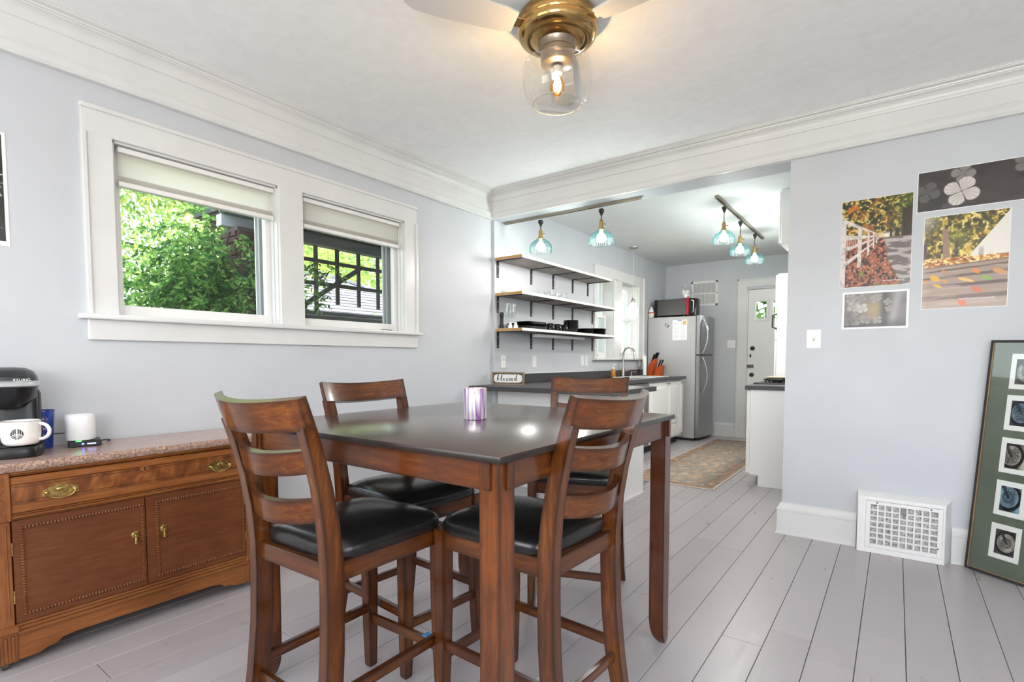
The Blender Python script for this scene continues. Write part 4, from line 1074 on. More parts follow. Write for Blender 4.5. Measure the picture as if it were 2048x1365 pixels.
cj = thing('cookie_jar', 'white cupcake shaped cookie jar with a red band on the fridge', 'jar', (.075, 3.645, FZ))
B().lathe([(.030, 0), (.034, .004), (.044, .062)], n=20, wob=lambda a, z: 1 + .04 * math.cos(10 * a)).ob('jar_base', mat('jar_cream', (232, 226, 214), .4), cj)
B().lathe([(.046, .062), (.048, .068), (.046, .078)], n=20).ob('red_band', MATS['red_enamel'], cj)
B().lathe([(.044, .078), (.034, .092), (.030, .12), (.022, .13), (.014, .134), (.016, .145), (.012, .158), (0, .162)], n=20).ob('jar_lid', plate_m, cj)
pp = thing('paper_sheet', 'white printed sheet held by magnets on the side of the fridge', 'paper', (.51, FY0, 1.55))
def sheet_fn(u, v):
    c = np.ones(u.shape + (3,)) * 240
    for k in range(24):
        z = .86 - k * .034; ln = .18 + .2 * ((k * 7919) % 100) / 100
        for x0 in (.10, .56):
            on = (np.abs(v - z) < .006) & (u > x0) & (u < x0 + ln) & (vnoise(u * 90, v * 3 + k, 4) > .35)
            c[on] = 196
    c[(v > .93) & (u > .35) & (u < .66) & (vnoise(u * 20, v * 30, 3) > .4)] = (120, 122, 176)
    return c
painted('printed_sheet', .205, .285, 60, 90, sheet_fn, facing((0, -.002, 0), (0, -1, .0)), pp)
B().box((.065, -.0045, .10), (.045, .002, .05)).ob('yellow_note', mat('note_yellow', (228, 186, 98), .7), pp)
mg = thing('magnet', 'small dark blue magnet tilted on the fridge side', 'magnet', (.326, FY0, 1.62))
B().box((0, -.003, 0), (.058, .005, .032), (0, R(40), 0), .002).ob('magnet_body', mat('navy', (60, 62, 92), .4), mg)
B().box((0, -.0058, 0), (.034, .001, .016), (0, R(40), 0)).ob('magnet_print', plate_m, mg)
# return-air grille high on the back wall
gv = thing('return_grille', 'white slatted return air grille high on the wall beside the microwave', 'vent', (.62, 4.35, 2.12))
gx0, gx1, gz0, gz1 = .426, .816, 1.940, 2.308
for a, c in (((gx0, gz0), (gx1, gz0 + .03)), ((gx0, gz1 - .03), (gx1, gz1)), ((gx0, gz0), (gx0 + .03, gz1)), ((gx1 - .03, gz0), (gx1, gz1)), ((gx0, 2.115), (gx1, 2.133))):
    B(True).span((a[0], 4.336, a[1]), (c[0], 4.349, c[1]), .003).ob('grille_frame', plate_m, gv)
B(True).span((gx0 + .02, 4.3435, gz0 + .02), (gx1 - .02, 4.3485, gz1 - .02)).ob('grille_back', mat('grille_grey', (126, 126, 120), .8), gv)
b = B(True)
for k in range(27):
    x = gx0 + .036 + k * (gx1 - gx0 - .072) / 26
    b.box((x, 4.341, 2.124), (.0052, .009, gz1 - gz0 - .05), (0, 0, .5))
o = b.ob('louver', plate_m, gv); o['kind'] = 'stuff'
# stove side of the kitchen
sc_ = thing('stove_cabinet', 'white base cabinet with dark worktop next to the gas stove', 'cabinet', (2.2, 1.5, 0))
B(True).prism([(2.008, 0), (2.55, 0), (2.55, .868), (1.935, .868), (1.935, .10), (2.008, .10)], 1, 1.28, 1.60).ob('carcass', white_m, sc_, smooth=0)
B(True).span((1.902, 1.285, .11), (1.933, 1.598, .855), .004).ob('door', white_m, sc_)
B(True).lathe([(.004, 0), (.004, .012), (.011, .016), (.012, .022), (.001, .027)], (1.902, 1.42, .48), 12, Matrix.Rotation(-PI / 2, 3, 'Y')).ob('knob', nickel_m, sc_)
B(True).span((1.888, 1.262, .862), (2.555, 1.60, .900), .002).ob('worktop', counter_m, sc_)
sv = thing('gas_stove', 'black gas stove with cast iron grates beyond the dark worktop', 'stove', (2.2, 2.0, 0))
B(True).span((1.91, 1.612, .02), (2.55, 2.36, .90), .004).ob('stove_body', white_m, sv)
B(True).span((1.885, 1.608, .885), (2.55, 2.364, .915), .006).ob('cooktop', blackp, sv)
for gy in (1.80, 2.15):
    for gx in (2.06, 2.36):
        b = B(True)
        for k in range(4):
            a = PI / 4 + k * PI / 2; b.tube([(gx, gy, .942), (gx + .10 * math.cos(a), gy + .11 * math.sin(a), .944), (gx + .125 * math.cos(a), gy + .135 * math.sin(a), .916)], .008, 6)
        b.tube([(gx + .115 * math.cos(t), gy + .115 * math.sin(t), .940) for t in np.linspace(0, 2 * PI, 20, endpoint=False)], .007, 6, closed=True)
        b.ob('grate', black_m, sv)
        B(True).lathe([(.045, .915), (.045, .926), (.03, .93), (0, .93)], (gx, gy, 0), 16).ob('burner', black_m, sv)
bd = thing('cutting_board', 'pale wooden board lying across the stove grates', 'cutting board', (2.24, 1.83, .953))
B(True).span((1.965, 1.70, .953), (2.50, 1.98, .969), .005, 2).ob('board_body', wood('pale_board', (176, 160, 138), (196, 182, 160), (212, 198, 178), 0, .5), bd)
tc = thing('pantry_cabinet', 'tall white pantry cabinet between stove and back door', 'cabinet', (2.25, 2.7, 0))
B(True).span((1.945, 2.40, 0), (2.555, 3.15, 2.035), .003).ob('carcass', white_m, tc)
B(True).span((1.922, 2.41, 1.345), (1.944, 3.14, 2.025), .004).ob('upper_door', white_m, tc)
lo = B(True).span((1.922, 2.41, .10), (1.944, 3.14, 1.335), .004).ob('lower_door', white_m, tc)
B(True).lathe([(.004, 0), (.004, .014), (.012, .02), (.013, .027), (.001, .03)], (1.922, 2.90, 1.244), 12, Matrix.Rotation(-PI / 2, 3, 'Y')).ob('knob', nickel_m, lo)
B(True).tube([(1.945, 2.39, 1.46), (1.905, 2.385, 1.475), (1.905, 2.385, 1.60), (1.945, 2.39, 1.615)], .009, 8).ob('black_handle', blackp, tc)
uc = thing('upper_cabinet', 'white wall cabinet hanging to the ceiling above the stove', 'cabinet', (2.34, 1.7, 2.12))
B(True).span((2.145, 1.28, 2.125), (2.559, 2.36, KCEIL), .003).ob('carcass', white_m, uc)
B(True).span((2.130, 1.285, 2.13), (2.144, 1.82, KCEIL - .01), .003).ob('door', white_m, uc)
B(True).span((2.130, 1.825, 2.13), (2.144, 2.355, KCEIL - .01), .003).ob('door', white_m, uc)
hl = light('kitchen_fill_light', 'AREA', 22, (2.34, 1.9, 2.12), (0, R(35), 0), (1, .97, .93), shape='RECTANGLE', size=.25, size_y=.6); hl.parent = uc; hl.location = (0, .2, -.005)  # added unseen fill, brightens the kitchen from the stove side
# runner rug
def rug_fn(u, v):
    W_, H_ = 8.05, 30.7
    x = (u - .5) * W_; y = (v - .5) * H_
    n1 = fbm(x * 2.2, y * 2.2, 3); n2 = fbm(x * 5, y * 5, 11); n3 = vnoise(x * 14, y * 14, 5)
    c = np.ones(u.shape + (3,)) * np.array((170, 150, 132.))
    c = mixc(c, (144, 144, 140), sstep(.50, .62, n1))
    c = mixc(c, (152, 124, 104), sstep(.54, .66, n2) * .7)
    c = mixc(c, (206, 190, 168), sstep(.6, .75, 1 - n1) * .6)
    med = np.abs(np.sin(x * 1.9)) * np.abs(np.sin(y * 1.1 + .5 * np.sin(x * 3)))
    c = mixc(c, (128, 136, 136), sstep(.7, .8, med) * .5)
    e = np.minimum(np.minimum(u, 1 - u) * W_, np.minimum(v, 1 - v) * H_)
    bd_ = (e > .35) & (e < 1.15)
    c[bd_] = (c * np.array((.94, .88, .85)))[bd_]
    c[((e > .28) & (e < .36)) | ((e > 1.12) & (e < 1.20))] *= .86
    c[(e < .1)] = (216, 206, 190)
    return c * (.90 + .2 * n3)[..., None]
rg = thing('runner_rug', 'faded tan patterned runner rug on the kitchen floor', 'rug', (1.333, 2.41, .001))
B().span((-.4025, -1.535, 0), (.4025, 1.535, .0065), .002).ob('rug_body', mat('rug_side', (206, 196, 180), .95), rg)
painted('woven_face', .803, 3.068, 120, 440, rug_fn, Matrix.Translation((0, 0, .0071)), rg, cloth_print_m)
fv = thing('floor_register', 'small metal floor register beside the peninsula end', 'vent', (1.13, .85, 0))
B().span((-.055, -.14, .0), (.055, .14, .006), .002).ob('register_frame', mat('register_grey', (168, 166, 166), .5), fv)
for k in range(9): B().box((0, -.11 + k * .0275, .0066), (.08, .008, .0012)).ob('slot', dark_m, fv)

# ================================================================ lamps
teal = bpy.data.materials.new('teal_glass'); teal.use_nodes = True; t_ = teal.node_tree; t_.nodes.clear()
_o = t_.nodes.new('ShaderNodeOutputMaterial'); _a = t_.nodes.new('ShaderNodeMixShader'); _b = t_.nodes.new('ShaderNodeMixShader')
_t = t_.nodes.new('ShaderNodeBsdfTransparent'); _d = t_.nodes.new('ShaderNodeBsdfTranslucent'); _g = t_.nodes.new('ShaderNodeBsdfGlossy'); _f = t_.nodes.new('ShaderNodeFresnel')
_t.inputs[0].default_value = rgba((220, 241, 240)); _d.inputs[0].default_value = rgba((130, 205, 208)); _g.inputs[1].default_value = .08; two_sided(t_, _f, 1.5)
_a.inputs[0].default_value = .02
_lw = t_.nodes.new('ShaderNodeLayerWeight'); _lw.inputs[0].default_value = .45; _cm = t_.nodes.new('ShaderNodeMix'); _cm.data_type = 'RGBA'   # glass seen edge-on is deeper in colour
_cm.inputs[6].default_value = rgba((232, 246, 245)); _cm.inputs[7].default_value = rgba((104, 178, 182))
t_.links.new(_lw.outputs['Facing'], _cm.inputs[0]); t_.links.new(_cm.outputs[2], _t.inputs[0])
t_.links.new(_t.outputs[0], _a.inputs[1]); t_.links.new(_d.outputs[0], _a.inputs[2])
t_.links.new(_f.outputs[0], _b.inputs[0]); t_.links.new(_a.outputs[0], _b.inputs[1]); t_.links.new(_g.outputs[0], _b.inputs[2]); t_.links.new(_b.outputs[0], _o.inputs[0])
bulb_m = mat('lit_bulb', (255, 252, 246), .4, emit=(255, 250, 240), es=22)
champagne = mat('champagne_metal', (158, 148, 132), .32, .9)
brushed_b = mat('lamp_brass', (184, 156, 98), .3, .9)
def track(label, p0, p1, zc):
    t = thing('light_track', label, 'track light', ((p0[0] + p1[0]) / 2, (p0[1] + p1[1]) / 2, zc))
    d = (Vector(p1) - Vector(p0)); L_ = d.length; a = math.atan2(d.y, d.x)
    b = B(); b.span((-L_ / 2, -.018, -.020), (L_ / 2, -.007, 0)).span((-L_ / 2, .007, -.020), (L_ / 2, .018, 0)).span((-L_ / 2, -.008, -.006), (L_ / 2, .008, 0))
    b.rotate(Matrix.Rotation(a, 4, 'Z')).ob('rail', champagne, t)
    for s in (-1, 1): B().box((s * (L_ / 2 + .004), 0, -.011), (.010, .038, .023), None, .002).rotate(Matrix.Rotation(a, 4, 'Z')).ob('end_cap', champagne, t)
    return t
track('champagne track light rail under the opening header', (.065, .12), (1.35, .12), 2.381)
track('champagne track light rail on the kitchen ceiling', (1.648, 1.14), (1.648, 3.10), KCEIL)
pend0 = None
def pendant(label, x, y, zc, zb, group, watts=9.5):
    """zc: underside the rail hangs from, zb: bottom of the shade"""
    t = thing('pendant_lamp', label, 'pendant lamp', (x, y, zc), 0, group)
    h = zc - zb
    B().box((0, 0, -.034), (.034, .034, .030), None, .003).lathe([(.014, -.062), (.012, -.049), (.006, -.075)][::-1], n=12).ob('track_adapter', black_m, t)
    zs = -h + .118
    B().tube([(.0018 * math.cos(k), .0018 * math.sin(k), -.07 + (zs + .085 + .07) * k / 40) for k in range(41)], .0032, 6).ob('twisted_cord', mat('cord_dark', (70, 64, 58), .7) if 'cord_dark' not in MATS else MATS['cord_dark'], t)
    sk_ = B().lathe([(.008, zs + .085), (.013, zs + .075), (.018, zs + .07), (.018, zs + .022), (.024, zs + .02), (.024, zs + .004), (.03, zs)][::-1], n=18).ob('brass_socket', brushed_b, t)
    B().cyl((.016, 0, zs + .045), (.036, 0, zs + .045), .003, n=8).ball((.037, 0, zs + .045), .006, (.5, 1, 1.3), 8).ob('turn_key', brushed_b, sk_)
    rib = lambda a, z: 1 + (.034 * abs(math.sin(18 * a)) if z < zs - .045 else 0)
    pr = [(.032, zs + .004), (.05, zs - .008), (.074, zs - .026), (.088, zs - .046), (.092, zs - .050), (.095, zs - .075), (.094, zs - .112), (.090, zs - .118)]
    B().lathe(pr, n=108, wob=rib, cap=False).ob('ribbed_shade', teal, t)
    B().lathe([(.012, zs - .004), (.014, zs - .018), (.034, zs - .045), (.040, zs - .065), (.032, zs - .088), (.0, zs - .102)], n=18).ob('bulb', bulb_m, t)
    l = light('bulb_light', 'POINT', watts, (0, 0, zs - .128), color=(1, .955, .92), shadow_soft_size=.022); l.parent = t
    return t
pendant('teal ribbed glass pendant over the sign end of the peninsula', .447, .12, 2.361, 2.060, 'teal pendants on the header track', 4.5)
pendant('teal ribbed glass pendant over the middle of the peninsula', 1.028, .12, 2.361, 2.055, 'teal pendants on the header track', 12)
pendant('teal ribbed glass pendant first on the ceiling track, nearest the opening', 1.648, 1.386, KCEIL - .02, 2.208, 'teal pendants on the ceiling track')
pendant('teal ribbed glass pendant in the middle of the ceiling track', 1.648, 2.013, KCEIL - .02, 2.200, 'teal pendants on the ceiling track')
pendant('teal ribbed glass pendant at the back door end of the ceiling track', 1.648, 2.694, KCEIL - .02, 2.216, 'teal pendants on the ceiling track')
# frosted mini pendant over the sink
mp = thing('mini_pendant', 'frosted glass mini pendant hanging over the sink by a thin cord', 'pendant lamp', (.19, 2.71, KCEIL))
B().lathe([(.0, -.030), (.02, -.028), (.055, -.014), (.060, -.004), (.060, 0)], n=24).ob('canopy', nickel_m, mp)
B().cyl((0, 0, -.03), (0, 0, -.64), .0022, n=6).ob('cord', plate_m, mp)
B().lathe([(.026, -.716), (.030, -.70), (.024, -.672), (.010, -.662), (.006, -.60), (.0, -.598)], n=18).ob('socket_cap', nickel_m, mp)
frost = mat('frosted_lit', (250, 248, 246), .5, emit=(255, 250, 244), es=3.0)
B().lathe([(.028, -.716), (.048, -.745), (.064, -.80), (.066, -.85), (.058, -.90), (.05, -.912)], n=24, cap=False).ob('frosted_shade', frost, mp)
l = light('bulb_light', 'POINT', 2.5, (0, 0, -.96), color=(1, .96, .92), shadow_soft_size=.06); l.parent = mp

# ceiling fan with a clear glass light, at rest
fx, fy = 1.742, -1.740
fan = thing('ceiling_fan', 'flush ceiling fan with bronze motor housing and clear glass light', 'ceiling fan', (fx, fy, CEIL))
bronze = mat('polished_bronze', (182, 148, 96), .16, 1)
pewter_f = mat('brushed_pewter', (150, 138, 126), .3, .95)
B().lathe([(.165, 0), (.172, -.010), (.173, -.040), (.168, -.050)][::-1], n=48).ob('ceiling_housing', bronze, fan)
B().lathe([(.168, -.049), (.173, -.055), (.173, -.072), (.163, -.088), (.140, -.098), (.128, -.100), (.118, -.098), (.110, -.103), (.084, -.110)][::-1], n=48).ob('motor_housing', bronze, fan)
B().lathe([(.084, -.109), (.080, -.114), (.078, -.140), (.074, -.142), (.072, -.196), (.066, -.200)][::-1], n=40).ob('light_collar', pewter_f, fan)
globe_m = thin_glass('clear_globe', (250, 250, 249), 1.0, 1.7)
rim_glass = mat('thick_glass_rim', (245, 245, 245), .08, trans=.75, coat=1)
gp = [(.070, -.188), (.090, -.186), (.128, -.190), (.148, -.202), (.153, -.222), (.150, -.290), (.138, -.335), (.122, -.357), (.108, -.366)]
B().tube([(.1065 * math.cos(t), .1065 * math.sin(t), -.3665) for t in np.linspace(0, 2 * PI, 48, endpoint=False)], .0028, 6, closed=True).ob('globe_rim', rim_glass, fan)
B().lathe(gp, n=64, cap=False).ob('glass_globe', globe_m, fan, smooth=50)
B().lathe([(.107, -.3665), (.1, -.368), (0, -.368)], n=48, cap=False).ob('globe_base', globe_m, fan, smooth=50)
B().lathe([(.016, -.210), (.020, -.208), (.020, -.236), (.015, -.240)], n=18).ob('lamp_socket', mat('socket_cream', (226, 214, 196), .4), fan)
edison = thin_glass('amber_bulb_glass', (255, 226, 170), 1.0)
B().lathe([(.013, -.238), (.017, -.252), (.031, -.280), (.034, -.297), (.028, -.316), (.012, -.331), (0, -.334)], n=24, cap=False).ob('bulb_glass', edison, fan)
fil = mat('filament', (255, 220, 160), .5, emit=(255, 205, 130), es=90)
b = B()
for k in range(6):
    a = k * PI / 3; b.tube([(.010 * math.cos(a), .010 * math.sin(a), -.255), (.017 * math.cos(a + .3), .017 * math.sin(a + .3), -.285), (.010 * math.cos(a + .6), .010 * math.sin(a + .6), -.312)], .0016, 5)
b.tube([(0, 0, -.24), (0, 0, -.30)], .003, 6)
b.ob('filament', fil, fan)
l = light('bulb_light', 'POINT', 9, (0, 0, -.285), color=(1, .89, .74), shadow_soft_size=.012); l.parent = fan
blade_m = mat('fan_blade_white', (196, 195, 194), .5)
for k in range(3):
    a = R(238 + 120 * k); M_ = Matrix.Rotation(a, 4, 'Z')
    n = 14; up = []
    pts = [(.20, -.05), (.26, -.062), (.50, -.068), (.62, -.060), (.66, -.035), (.667, 0), (.66, .035), (.62, .060), (.50, .068), (.26, .062), (.20, .05)]
    bl_ = B().prism(pts, 2, -.004, .004).rotate(M_ @ Matrix.Translation((0, 0, -.062)) @ Matrix.Rotation(R(11), 4, 'X')).ob('blade', blade_m, fan)
    B().box((.195, 0, -.060), (.07, .05, .008), (R(11), 0, 0), .003).rotate(M_).ob('blade_iron', bronze, bl_)

# ================================================================ prints, floor grille and frame on the back wall
def petals(c, u, v, cx, cy, r, asp, rot, shade, n=4, soft=.05):
    x = (u - cx) * asp; y = v - cy; rad = np.hypot(x, y); th = np.arctan2(y, x) + rot
    edge = r * (.52 + .48 * np.abs(np.cos(n / 2 * th)) ** .6)
    m = 1 - sstep(edge * (1 - soft), edge * (1 + soft), rad)
    vein = .90 + .12 * np.cos(th * n * 5) * .4 + .10 * (rad / r)
    gap = 1 - .55 * (np.abs(np.cos(n / 2 * th)) < .16) * (rad > .02)
    col = np.stack([shade * vein * gap] * 3, -1) * np.array((1.0, .97, .94))
    return c * (1 - m[..., None]) + col * m[..., None]
def path_fn(u, v):
    n1 = fbm(u * 14, v * 20, 2, 5); n2 = fbm(u * 34, v * 46, 9, 3); n3 = vnoise(u * 60, v * 90, 5)
    c = mixc(np.ones(u.shape + (3,)) * np.array((58, 62, 26.)), (188, 150, 52), sstep(.42, .62, n1))
    c = mixc(c, (226, 206, 120), sstep(.60, .74, n2)); c = mixc(c, (34, 36, 16), sstep(.52, .40, n2) * .75)
    c = mixc(c, (196, 112, 44), sstep(.56, .7, fbm(u * 9, v * 12, 31)) * (1 - u) * 1.1)
    c = mixc(c, (92, 110, 34), sstep(.55, .95, u) * .45)
    # white sky glint and far end of the path
    c = mixc(c, (238, 236, 222), np.exp(-(((u - .66) / .13) ** 2 + ((v - .57) / .028) ** 2)) * .95)
    for x0, w_, top in ((.97, .062, .86), (.885, .026, .84), (.80, .030, .63), (.715, .014, .63)):
        c = mixc(c, (50, 36, 28), ((np.abs(u - x0 - .02 * (v - .5)) < w_ * (1 + .4 * np.exp(-(v - .53) * 30))) & (v > .53) & (v < top)).astype(float) * .92)
    # ground
    hor = .555 - .02 * u
    g = v < hor
    lf = mixc(np.ones(u.shape + (3,)) * np.array((98, 48, 34.)), (164, 88, 60), sstep(.42, .62, n2)); lf = mixc(lf, (206, 150, 118), sstep(.62, .74, n3) * .7)
    lf = mixc(lf, (52, 22, 16), sstep(.46, .34, n2)); lf = mixc(lf, (116, 128, 44), sstep(.70, .78, fbm(u * 6, v * 7, 44)) * .8)
    d = np.clip((hor - v) / hor, 0, 1)
    pathl = .60 + .02 * d + .12 * d * (1 - d); edge = u - (pathl + .42 * np.clip(d - .45, 0, 1))
    pv = mixc(np.ones(u.shape + (3,)) * np.array((176, 168, 162.)), (104, 94, 92), sstep(.45, .6, fbm(u * 4 + v * 6, v * 26, 8)))
    gr = mixc(lf, (0, 0, 0), np.zeros_like(u)); on = sstep(0, .05, edge + .04 * (n1 - .5))
    gr = gr * (1 - on[..., None]) + pv * on[..., None]
    c[g] = gr[g]
    # white rail fence at the left running to the vanishing point
    vp = np.array((.60, .56)); s = np.clip((vp[0] - u) / vp[0], 0, 1)
    fence = np.zeros_like(u)
    for top, bot in ((.262, .20), (.055, -.01), (-.10, -.155), (-.29, -.355)):
        fence = np.maximum(fence, ((v - vp[1] < top * s) & (v - vp[1] > bot * s) & (u < .58)).astype(float))
    for x0, w_ in ((.035, .035), (.275, .030), (.40, .016), (.475, .010), (.52, .008)):
        s0 = (vp[0] - x0) / vp[0]; fence = np.maximum(fence, ((np.abs(u - x0) < w_) & (v - vp[1] < .24 * s0) & (v - vp[1] > -.62 * s0)).astype(float))
    pk = ((np.sin(u * 210) > 0) & (v - vp[1] < -.01 * s) & (v - vp[1] > -.11 * s) & (u < .28)).astype(float) * .6
    fence = np.maximum(fence, pk)
    c = mixc(c, (222, 214, 210), fence * (.8 + .2 * vnoise(u * 30, v * 30, 3)))
    c = mixc(c, (150, 140, 140), fence * sstep(.55, .7, fbm(u * 12, v * 16, 21)) * .7)
    return c
def deck_fn(u, v):
    n1 = fbm(u * 12, v * 14, 3, 5); n2 = fbm(u * 30, v * 36, 19, 3)
    c = mixc(np.ones(u.shape + (3,)) * np.array((84, 78, 34.)), (206, 170, 62), sstep(.44, .60, n1)); c = mixc(c, (234, 214, 130), sstep(.6, .74, n2)); c = mixc(c, (46, 46, 22), sstep(.50, .38, n2) * .7)
    c = mixc(c, (120, 134, 46), np.exp(-(((u - .42) / .14) ** 2 + ((v - .76) / .10) ** 2)) * .6)
    c = mixc(c, (196, 190, 178), sstep(.30, 0, u) * sstep(.72, 1.0, v) * .8)
    c = mixc(c, (150, 122, 104), ((np.abs(u - .265 + .10 * (v - .75)) < .036 + .02 * np.exp(-(v - .52) * 16)) & (v > .50) & (v < .86)).astype(float))
    c = mixc(c, (70, 54, 44), ((np.abs(u - .40) < .02) & (v > .53) & (v < .72)).astype(float) * .8)
    c = mixc(c, (70, 50, 46), ((u < .05 - .05 * (v - .47)) & (v > .47) & (v < .72)).astype(float))
    # bright white fence on the right
    top = .56 + (u - .56) * .98
    f = ((u > .56) & (v < top) & (v > .53)).astype(float)
    col = mixc(np.ones(u.shape + (3,)) * np.array((226, 220, 212.)), (168, 156, 148), sstep(.5, .66, fbm(u * 16, v * 4, 5)) * sstep(.9, .6, u))
    c = c * (1 - f[..., None]) + col * f[..., None]
    # leaf litter band, then weathered boards in perspective
    b_ = v < .545
    lit = mixc(np.ones(u.shape + (3,)) * np.array((176, 106, 46.)), (246, 216, 140), sstep(.42, .62, fbm(u * 26, v * 60, 7))); lit = mixc(lit, (120, 62, 30), sstep(.62, .74, fbm(u * 22, v * 50, 27)))
    c[b_] = lit[b_]
    hb = .455 + .05 * u
    d = np.clip((hb - v) / hb, 0, 1); bd = np.sin(17 * np.sqrt(d + .02) * 2.2 + .25 * u)
    wd = mixc(np.ones(u.shape + (3,)) * np.array((158, 136, 122.)), (92, 76, 70), sstep(.2, .95, bd)); wd = mixc(wd, (186, 168, 154), sstep(.52, .7, fbm(u * 3, v * 46, 13)) * .6)
    e = sstep(0, .012, hb - v); c = c * (1 - e[..., None]) + wd * e[..., None]
    for x, y, w_, h_, cl in ((.15, .33, .065, .032, (220, 160, 42)), (.04, .30, .035, .013, (214, 140, 52)), (.27, .295, .045, .012, (214, 150, 62)), (.19, .245, .06, .016, (216, 168, 74)), (.53, .295, .095, .018, (224, 182, 100)), (.76, .30, .07, .02, (130, 166, 74)), (.64, .385, .05, .026, (216, 130, 50)), (.90, .365, .08, .026, (206, 144, 82)), (.66, .185, .07, .03, (196, 104, 70)), (.49, .055, .052, .035, (226, 92, 48)), (.26, .40, .03, .012, (206, 120, 56))):
        r_ = ((u - x) / w_) ** 2 + ((v - y + .25 * (u - x)) / h_) ** 2 + .5 * (n2 - .5)
        c = mixc(c, cl, sstep(1.15, .75, r_))
    vg = sstep(.25, 0, v) * .35 + sstep(.1, 0, u) * .2
    c = mixc(c, (196, 176, 160), vg)
    return c
def bloom_fn(u, v):
    c = np.ones(u.shape + (3,)) * np.array((62, 56, 54.)); c = c * (.75 + .55 * fbm(u * 8, v * 5, 6))[..., None]
    for a in ((.06, .48, .26, 3.2, .4, 96), (.27, .84, .24, 3.2, .2, 138), (.62, .88, .24, 3.2, .7, 118), (.84, .72, .17, 3.2, .3, 100), (.92, .55, .16, 3.2, .9, 92), (.95, .25, .18, 3.2, .1, 84), (.19, .06, .13, 3.2, .2, 84)): c = petals(c, u, v, *a, soft=.09)
    c = petals(c, u, v, .265, .40, .36, 3.2, .45, 206, soft=.03)
    m = 1 - sstep(.0, .035, np.hypot((u - .265) * 3.2, v - .40)); c = mixc(c, (60, 54, 50), m)
    c[(np.abs(v - .09 - .006 * np.sin(u * 240)) < .008) & (u > .76) & (u < .96) & (vnoise(u * 160, v * 9, 2) > .3)] = 150
    return c
def small_fn(u, v):
    c = np.ones(u.shape + (3,)) * np.array((112, 108, 108.)) * (.8 + .4 * fbm(u * 4, v * 4, 2))[..., None]
    c = mixc(c, (176, 152, 108), np.exp(-(((u - .5) / .2) ** 2 + ((v - .5) / .4) ** 2)) * .8)
    c = mixc(c, (60, 58, 60), np.exp(-(((u - .66) / .07) ** 2)) * .8); c = mixc(c, (168, 166, 166), np.exp(-(((u - .82 - .1 * (v - .5)) / .07) ** 2)) * .7)
    c = mixc(c, (54, 50, 58), sstep(.3, 0, v) * .6)
    for x, y, r_, s_ in ((.10, .88, .15, 160), (.27, .86, .14, 150), (.15, .62, .17, 176), (.30, .56, .15, 196), (.50, .82, .12, 160), (.56, .88, .1, 150), (.70, .72, .10, 150), (.72, .52, .09, 150), (.20, .25, .2, 140), (.36, .22, .14, 150), (.55, .2, .12, 158), (.10, .18, .16, 120)):
        c = petals(c, u, v, x, y, r_, 1.5, x * 7, s_, soft=.15)
    return c
def spark_fn(u, v):
    c = np.ones(u.shape + (3,)) * 46. * (.7 + .6 * fbm(u * 5, v * 7, 4))[..., None]
    r6 = np.random.RandomState(4)
    for k in range(60):
        x, y, a, l_, w_ = r6.rand(), r6.rand(), r6.rand() * PI, .1 + .35 * r6.rand(), .003 + .006 * r6.rand()
        dx, dy = (u - x), (v - y) * 1.15; s_ = dx * np.cos(a) + dy * np.sin(a); q = -dx * np.sin(a) + dy * np.cos(a)
        c = mixc(c, (215, 213, 208) if k % 2 else (120, 120, 118), ((np.abs(s_) < l_ / 2) & (np.abs(q) < w_)).astype(float))
    return c
paper_m = mat('photo_paper', (238, 238, 238), .35)
def print_on_wall(label, x0, x1, z0, z1, bord, fn, nx, ny, tilt=0, wall_y=0.0, script=None):
    t = thing('photo_print', label, 'photo', ((x0 + x1) / 2, wall_y, (z0 + z1) / 2), 0, None)
    W_, H_ = x1 - x0, z1 - z0; M = facing((0, -.0021, 0), (0, -1, 0)) @ Matrix.Rotation(tilt, 4, 'Z')
    B().box((0, 0, -.0006), (W_, H_, .0011)).rotate(M).ob('paper', paper_m, t)
    o = painted('image', W_ - 2 * bord, H_ - 2 * bord, nx, ny, fn, M @ Matrix.Translation((0, 0, .0003)), t)
    if script: text_ob('script_mark', script[0], script[1], mat('script_pale', (226, 222, 216), .4) if 'script_pale' not in MATS else MATS['script_pale'], t, M @ Matrix.Translation((script[2], script[3], .0006)), extrude=.0001, shear=.25, space=.9)
    return t
print_on_wall('autumn photo print of a leafy path beside a white rail fence', 2.687, 3.030, 1.560, 2.074, .002, path_fn, 190, 285, script=('stacythomasphotography', .0115, .09, -.228))
print_on_wall('wide dark monochrome photo print of pale four-petalled flowers', 3.045, 3.760, 1.950, 2.172, .004, bloom_fn, 280, 110)
print_on_wall('autumn photo print of fallen leaves on weathered boards', 3.081, 3.439, 1.409, 1.920, .003, deck_fn, 190, 260, script=('stacythomasphotography', .0165, .055, -.205))
print_on_wall('small white bordered photo print of faded petals under the path print', 2.704, 3.027, 1.312, 1.532, .011, small_fn, 120, 90)
t = thing('photo_print', 'tall black and white photo print with white border beside the window', 'photo', (0, -3.40, 1.829))
M = facing((.0021, 0, 0), (1, 0, 0))
B().box((0, 0, -.0006), (.366, .462, .0011)).rotate(M).ob('paper', paper_m, t)
painted('image', .342, .43, 170, 210, spark_fn, M @ Matrix.Translation((0, .004, .0003)), t)

